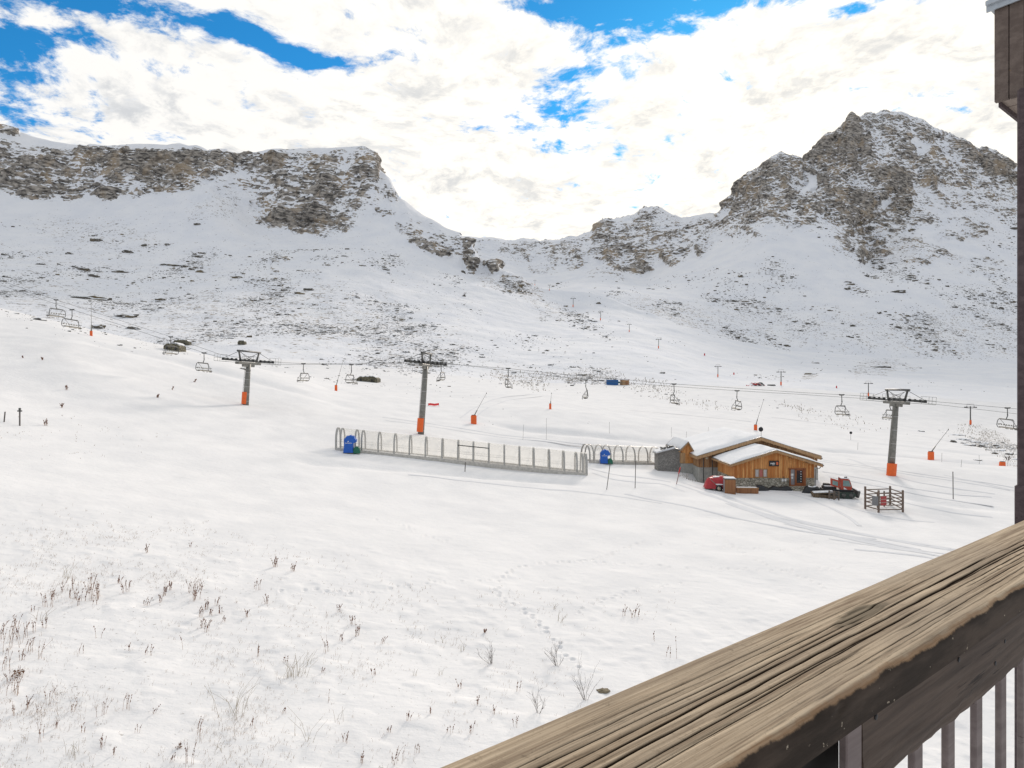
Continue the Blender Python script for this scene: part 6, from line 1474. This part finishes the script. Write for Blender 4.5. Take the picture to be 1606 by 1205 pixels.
# worn arris: small chips along the inner edge
arr = sstep(.010, .0, np.abs(s_arc - (ZT - rad - ZB) - .004) - .006); disp -= .0028 * arr * sstep(.15, .5, fbm(T * 9, T * 0, s_arc * 20, 3, 86))
Wv = np.stack([T, Yc + Ny * disp, Zc + Nz * disp], axis=2)
front = (Ny < -.3).astype(float)
m, nt, b = new_mat('weathered handrail'); p = nt.obj(); ck = nt.attr('crack'); tp_a = nt.attr('top'); pt = nt.attr('patch')
lg = nt.vmath('MULTIPLY', nt.vmath('ADD', p, nt.vmath('SCALE', nt.noise(p, 2.0, 2, .5, col=True), scale=.006)), (2.6, 110, 30)); g1 = nt.noise(lg, 1.0, 6, .62); g2 = nt.noise(nt.vmath('MULTIPLY', p, (9, 260, 90)), 1.0, 4, .6); bl = nt.noise(nt.vmath('MULTIPLY', p, (1.6, 9, 6)), 1.0, 4, .55)
c = nt.mix(nt.sstep(g1, .30, .70), (.20, .143, .094), (.56, .45, .32)); c = nt.mix(nt.mul(nt.sstep(g2, .42, .75), .45), c, (.62, .51, .37)); c = nt.mix(nt.mul(nt.sstep(bl, .42, .66), .55), c, (.30, .245, .185))
c = nt.mix(nt.mul(nt.sstep(nt.noise(p, 26, 4, .7), .60, .72), .5), c, (.12, .09, .06))
c = nt.mix(nt.mul(nt.sstep(nt.noise(p, 220, 2, .5), .60, .74), .35), c, (.16, .12, .08))
g3 = nt.noise(nt.vmath('MULTIPLY', nt.vmath('ADD', p, nt.vmath('SCALE', nt.noise(p, 3.0, 2, .5, col=True), scale=.01)), (5, 520, 160)), 1.0, 3, .6)
c = nt.mix(nt.mul(nt.sstep(g3, .52, .70), .50), c, (.13, .095, .062))
c = nt.mix(nt.mul(nt.sstep(pt, .15, .5), .75), c, (.135, .11, .075))
c = nt.mix(nt.sstep(ck, .12, .58), c, (.026, .016, .009))
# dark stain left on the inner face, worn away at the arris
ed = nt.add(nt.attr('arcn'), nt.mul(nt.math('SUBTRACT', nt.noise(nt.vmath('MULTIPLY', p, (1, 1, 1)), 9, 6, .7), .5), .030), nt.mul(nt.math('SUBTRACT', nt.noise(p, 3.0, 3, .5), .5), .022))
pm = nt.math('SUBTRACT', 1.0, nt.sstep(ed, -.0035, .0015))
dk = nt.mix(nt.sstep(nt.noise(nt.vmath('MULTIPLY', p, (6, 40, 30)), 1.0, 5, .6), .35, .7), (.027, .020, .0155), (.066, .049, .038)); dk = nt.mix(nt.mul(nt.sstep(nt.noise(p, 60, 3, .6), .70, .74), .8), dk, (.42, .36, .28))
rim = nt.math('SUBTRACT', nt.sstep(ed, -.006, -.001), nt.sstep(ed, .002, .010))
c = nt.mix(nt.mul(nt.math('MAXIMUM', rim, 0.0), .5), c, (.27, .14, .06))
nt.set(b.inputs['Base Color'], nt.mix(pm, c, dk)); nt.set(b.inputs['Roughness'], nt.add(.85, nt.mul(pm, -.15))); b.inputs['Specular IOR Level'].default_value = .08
nt.set(b.inputs['Normal'], nt.bump(nt.add(nt.mul(g1, .6), nt.mul(g2, .45), nt.mul(g3, -.4)), .7, .0018)); M_hand = m
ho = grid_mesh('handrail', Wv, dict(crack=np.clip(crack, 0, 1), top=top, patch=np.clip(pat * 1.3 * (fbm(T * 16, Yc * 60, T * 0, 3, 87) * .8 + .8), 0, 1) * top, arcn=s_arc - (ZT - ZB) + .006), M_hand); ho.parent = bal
ho.data.flip_normals()
# dark fascia board below, its lower edge split
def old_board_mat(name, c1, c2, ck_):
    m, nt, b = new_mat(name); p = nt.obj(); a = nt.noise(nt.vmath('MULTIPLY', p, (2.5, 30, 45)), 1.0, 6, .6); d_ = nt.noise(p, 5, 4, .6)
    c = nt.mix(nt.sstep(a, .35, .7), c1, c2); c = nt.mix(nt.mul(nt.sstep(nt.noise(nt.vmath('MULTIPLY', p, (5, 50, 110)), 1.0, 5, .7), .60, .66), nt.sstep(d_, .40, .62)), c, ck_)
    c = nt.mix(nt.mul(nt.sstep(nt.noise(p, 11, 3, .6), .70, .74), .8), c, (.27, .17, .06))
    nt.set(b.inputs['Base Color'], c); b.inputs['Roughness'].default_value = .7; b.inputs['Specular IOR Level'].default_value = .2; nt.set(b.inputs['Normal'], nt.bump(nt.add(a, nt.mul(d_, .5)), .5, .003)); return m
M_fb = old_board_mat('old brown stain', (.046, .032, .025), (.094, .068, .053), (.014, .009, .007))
M_bal = old_board_mat('baluster stain', (.145, .118, .114), (.195, .162, .157), (.05, .036, .034))
def board(name, x0, x1, y0, y1, z0, z1, mat, parent, split=0.0, nx=160, nzv=14):
    """plank with uneven lower edge"""
    vs = []; fs = []; q = [(y0, 0)] * 0
    ring = [(0, k / nzv) for k in range(nzv + 1)] + [(1, 1 - k / nzv) for k in range(nzv + 1)]
    n = len(ring)
    for i in range(nx + 1):
        x = x0 + (x1 - x0) * i / nx
        for s_, t in ring:
            lo = z0 + split * float(max(0, vnoise(x * 9, 0, 0, 6)) + .5 * vnoise(x * 31, 0, 0, 7)) * (1 if s_ == 0 else .4)
            y = (y0 if s_ == 0 else y1) + .0012 * float(vnoise(x * 6, t * 40, 0, 8))
            if s_ == 0 and split and t < .22: y += .006 * (1 - t / .22) * (.6 + float(vnoise(x * 7, 1, 0, 9)))
            vs.append((x, y, lo + (z1 - lo) * t))
    for i in range(nx):
        for k in range(n): fs.append((i * n + k, i * n + (k + 1) % n, (i + 1) * n + (k + 1) % n, (i + 1) * n + k))
    fs += [tuple(range(n)), tuple(range(nx * n, (nx + 1) * n))]
    mb = MB(); mb.add(vs, fs, False); return mb.build(name, mat, parent)
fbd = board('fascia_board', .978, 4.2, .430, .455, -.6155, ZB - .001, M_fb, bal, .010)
mb = MB()
for x, z in ((1.02, -.502), (1.56, -.565), (1.62, -.535), (1.36, -.505)): mb.tube([(x, .4285, z), (x, .4305, z)], .0045, 8)
mb.build('screw_heads', M_black, fbd)
mb = MB(); mb.box((.9545, .437, -.93), (.047, .012, .905), bev=.002); mb.build('baluster', M_bal, bal)
mb = MB(); mb.box((.265, .500, -.95), (1.51, .03, .94)); mb.build('dark_fill', simple('dark fill', (.012, .010, .009), .8), bal)  # near-black sheet filling the void left of the first baluster
for k in range(17):
    x = 1.382 - 2 * .153 + k * .153
    if x > 3.6: break
    mb = MB(); mb.box((x + .018, .460, -.97), (.036, .012, .85), bev=.002); mb.build('baluster', M_bal, bal)
mb = MB(); mb.box((1.9, .472, -1.36), (4.4, .05, .07), bev=.004); mb.build('bottom_rail', M_bal, bal)
# corner post of the balcony, carrying the floor above
po = empty('balcony_post', (0, 0, CZ), BAL_RZ, 'dark brown timber post at the right edge rising to the upper balcony', 'post')
M_post = old_board_mat('post stain', (.070, .052, .056), (.105, .080, .084), (.035, .026, .026))
mb = MB(); mb.box((2.985, .680, (1.095 - 1.6) / 2), (.12, .12, 2.695), bev=.006); mb.build('shaft', M_post, po)
mb = MB(); mb.box((2.985, .680, (-1.6 - .375) / 2), (.132, .132, 1.225), bev=.004); mb.build('sleeve', M_post, po)
# upper balcony: boarded fascia, metal capping, slatted underside
ub = empty('upper_balcony', (0, 0, CZ), BAL_RZ, 'brown boarded corner of the balcony above with a slatted underside', 'balcony')
M_ub = old_board_mat('upper fascia stain', (.115, .088, .076), (.165, .130, .112), (.06, .045, .04))
M_us = old_board_mat('soffit boards', (.26, .21, .18), (.36, .30, .26), (.12, .09, .08))
x0 = 2.998; zb, zt_ = 1.096, 1.470
for k in range(20):
    ya, yb = .83 - (k + 1) * .0475 + .0015, .83 - k * .0475 - .0015
    mb = MB(); mb.box((x0 + .010, (ya + yb) / 2, (zb + zt_) / 2), (.020, yb - ya, zt_ - zb), bev=.001); mb.build('fascia_board', M_ub, ub)
mb = MB(); mb.box((x0 + 1.5, .822, (zb + zt_) / 2 + .01), (2.95, .014, zt_ - zb - .02)); mb.box((x0 + 1.5, .10, (zb + zt_) / 2 + .03), (2.9, 1.40, .05)); mb.build('side_panel', M_ub, ub)
mb = MB(); mb.box((x0 + 1.0, .35, zt_ + .010), (2.06, 1.0, .018), bev=.002); mb.box((x0 - .014, .35, zt_ - .006), (.006, 1.0, .03)); mb.build('metal_cap', simple('grey metal capping', (.42, .46, .50), .4, .3, .1, 8), ub)
for k in range(22):
    xa = x0 + .024 + k * .105
    mb = MB(); mb.box((xa + .050, .16, zb + .020), (.098, 1.32, .018), bev=.0015); mb.build('soffit_board', M_us, ub)
mb = MB(); mb.box((x0 + 1.3, .824, zb + .004), (2.5, .010, .02)); mb.build('edge_strip', M_post, ub)
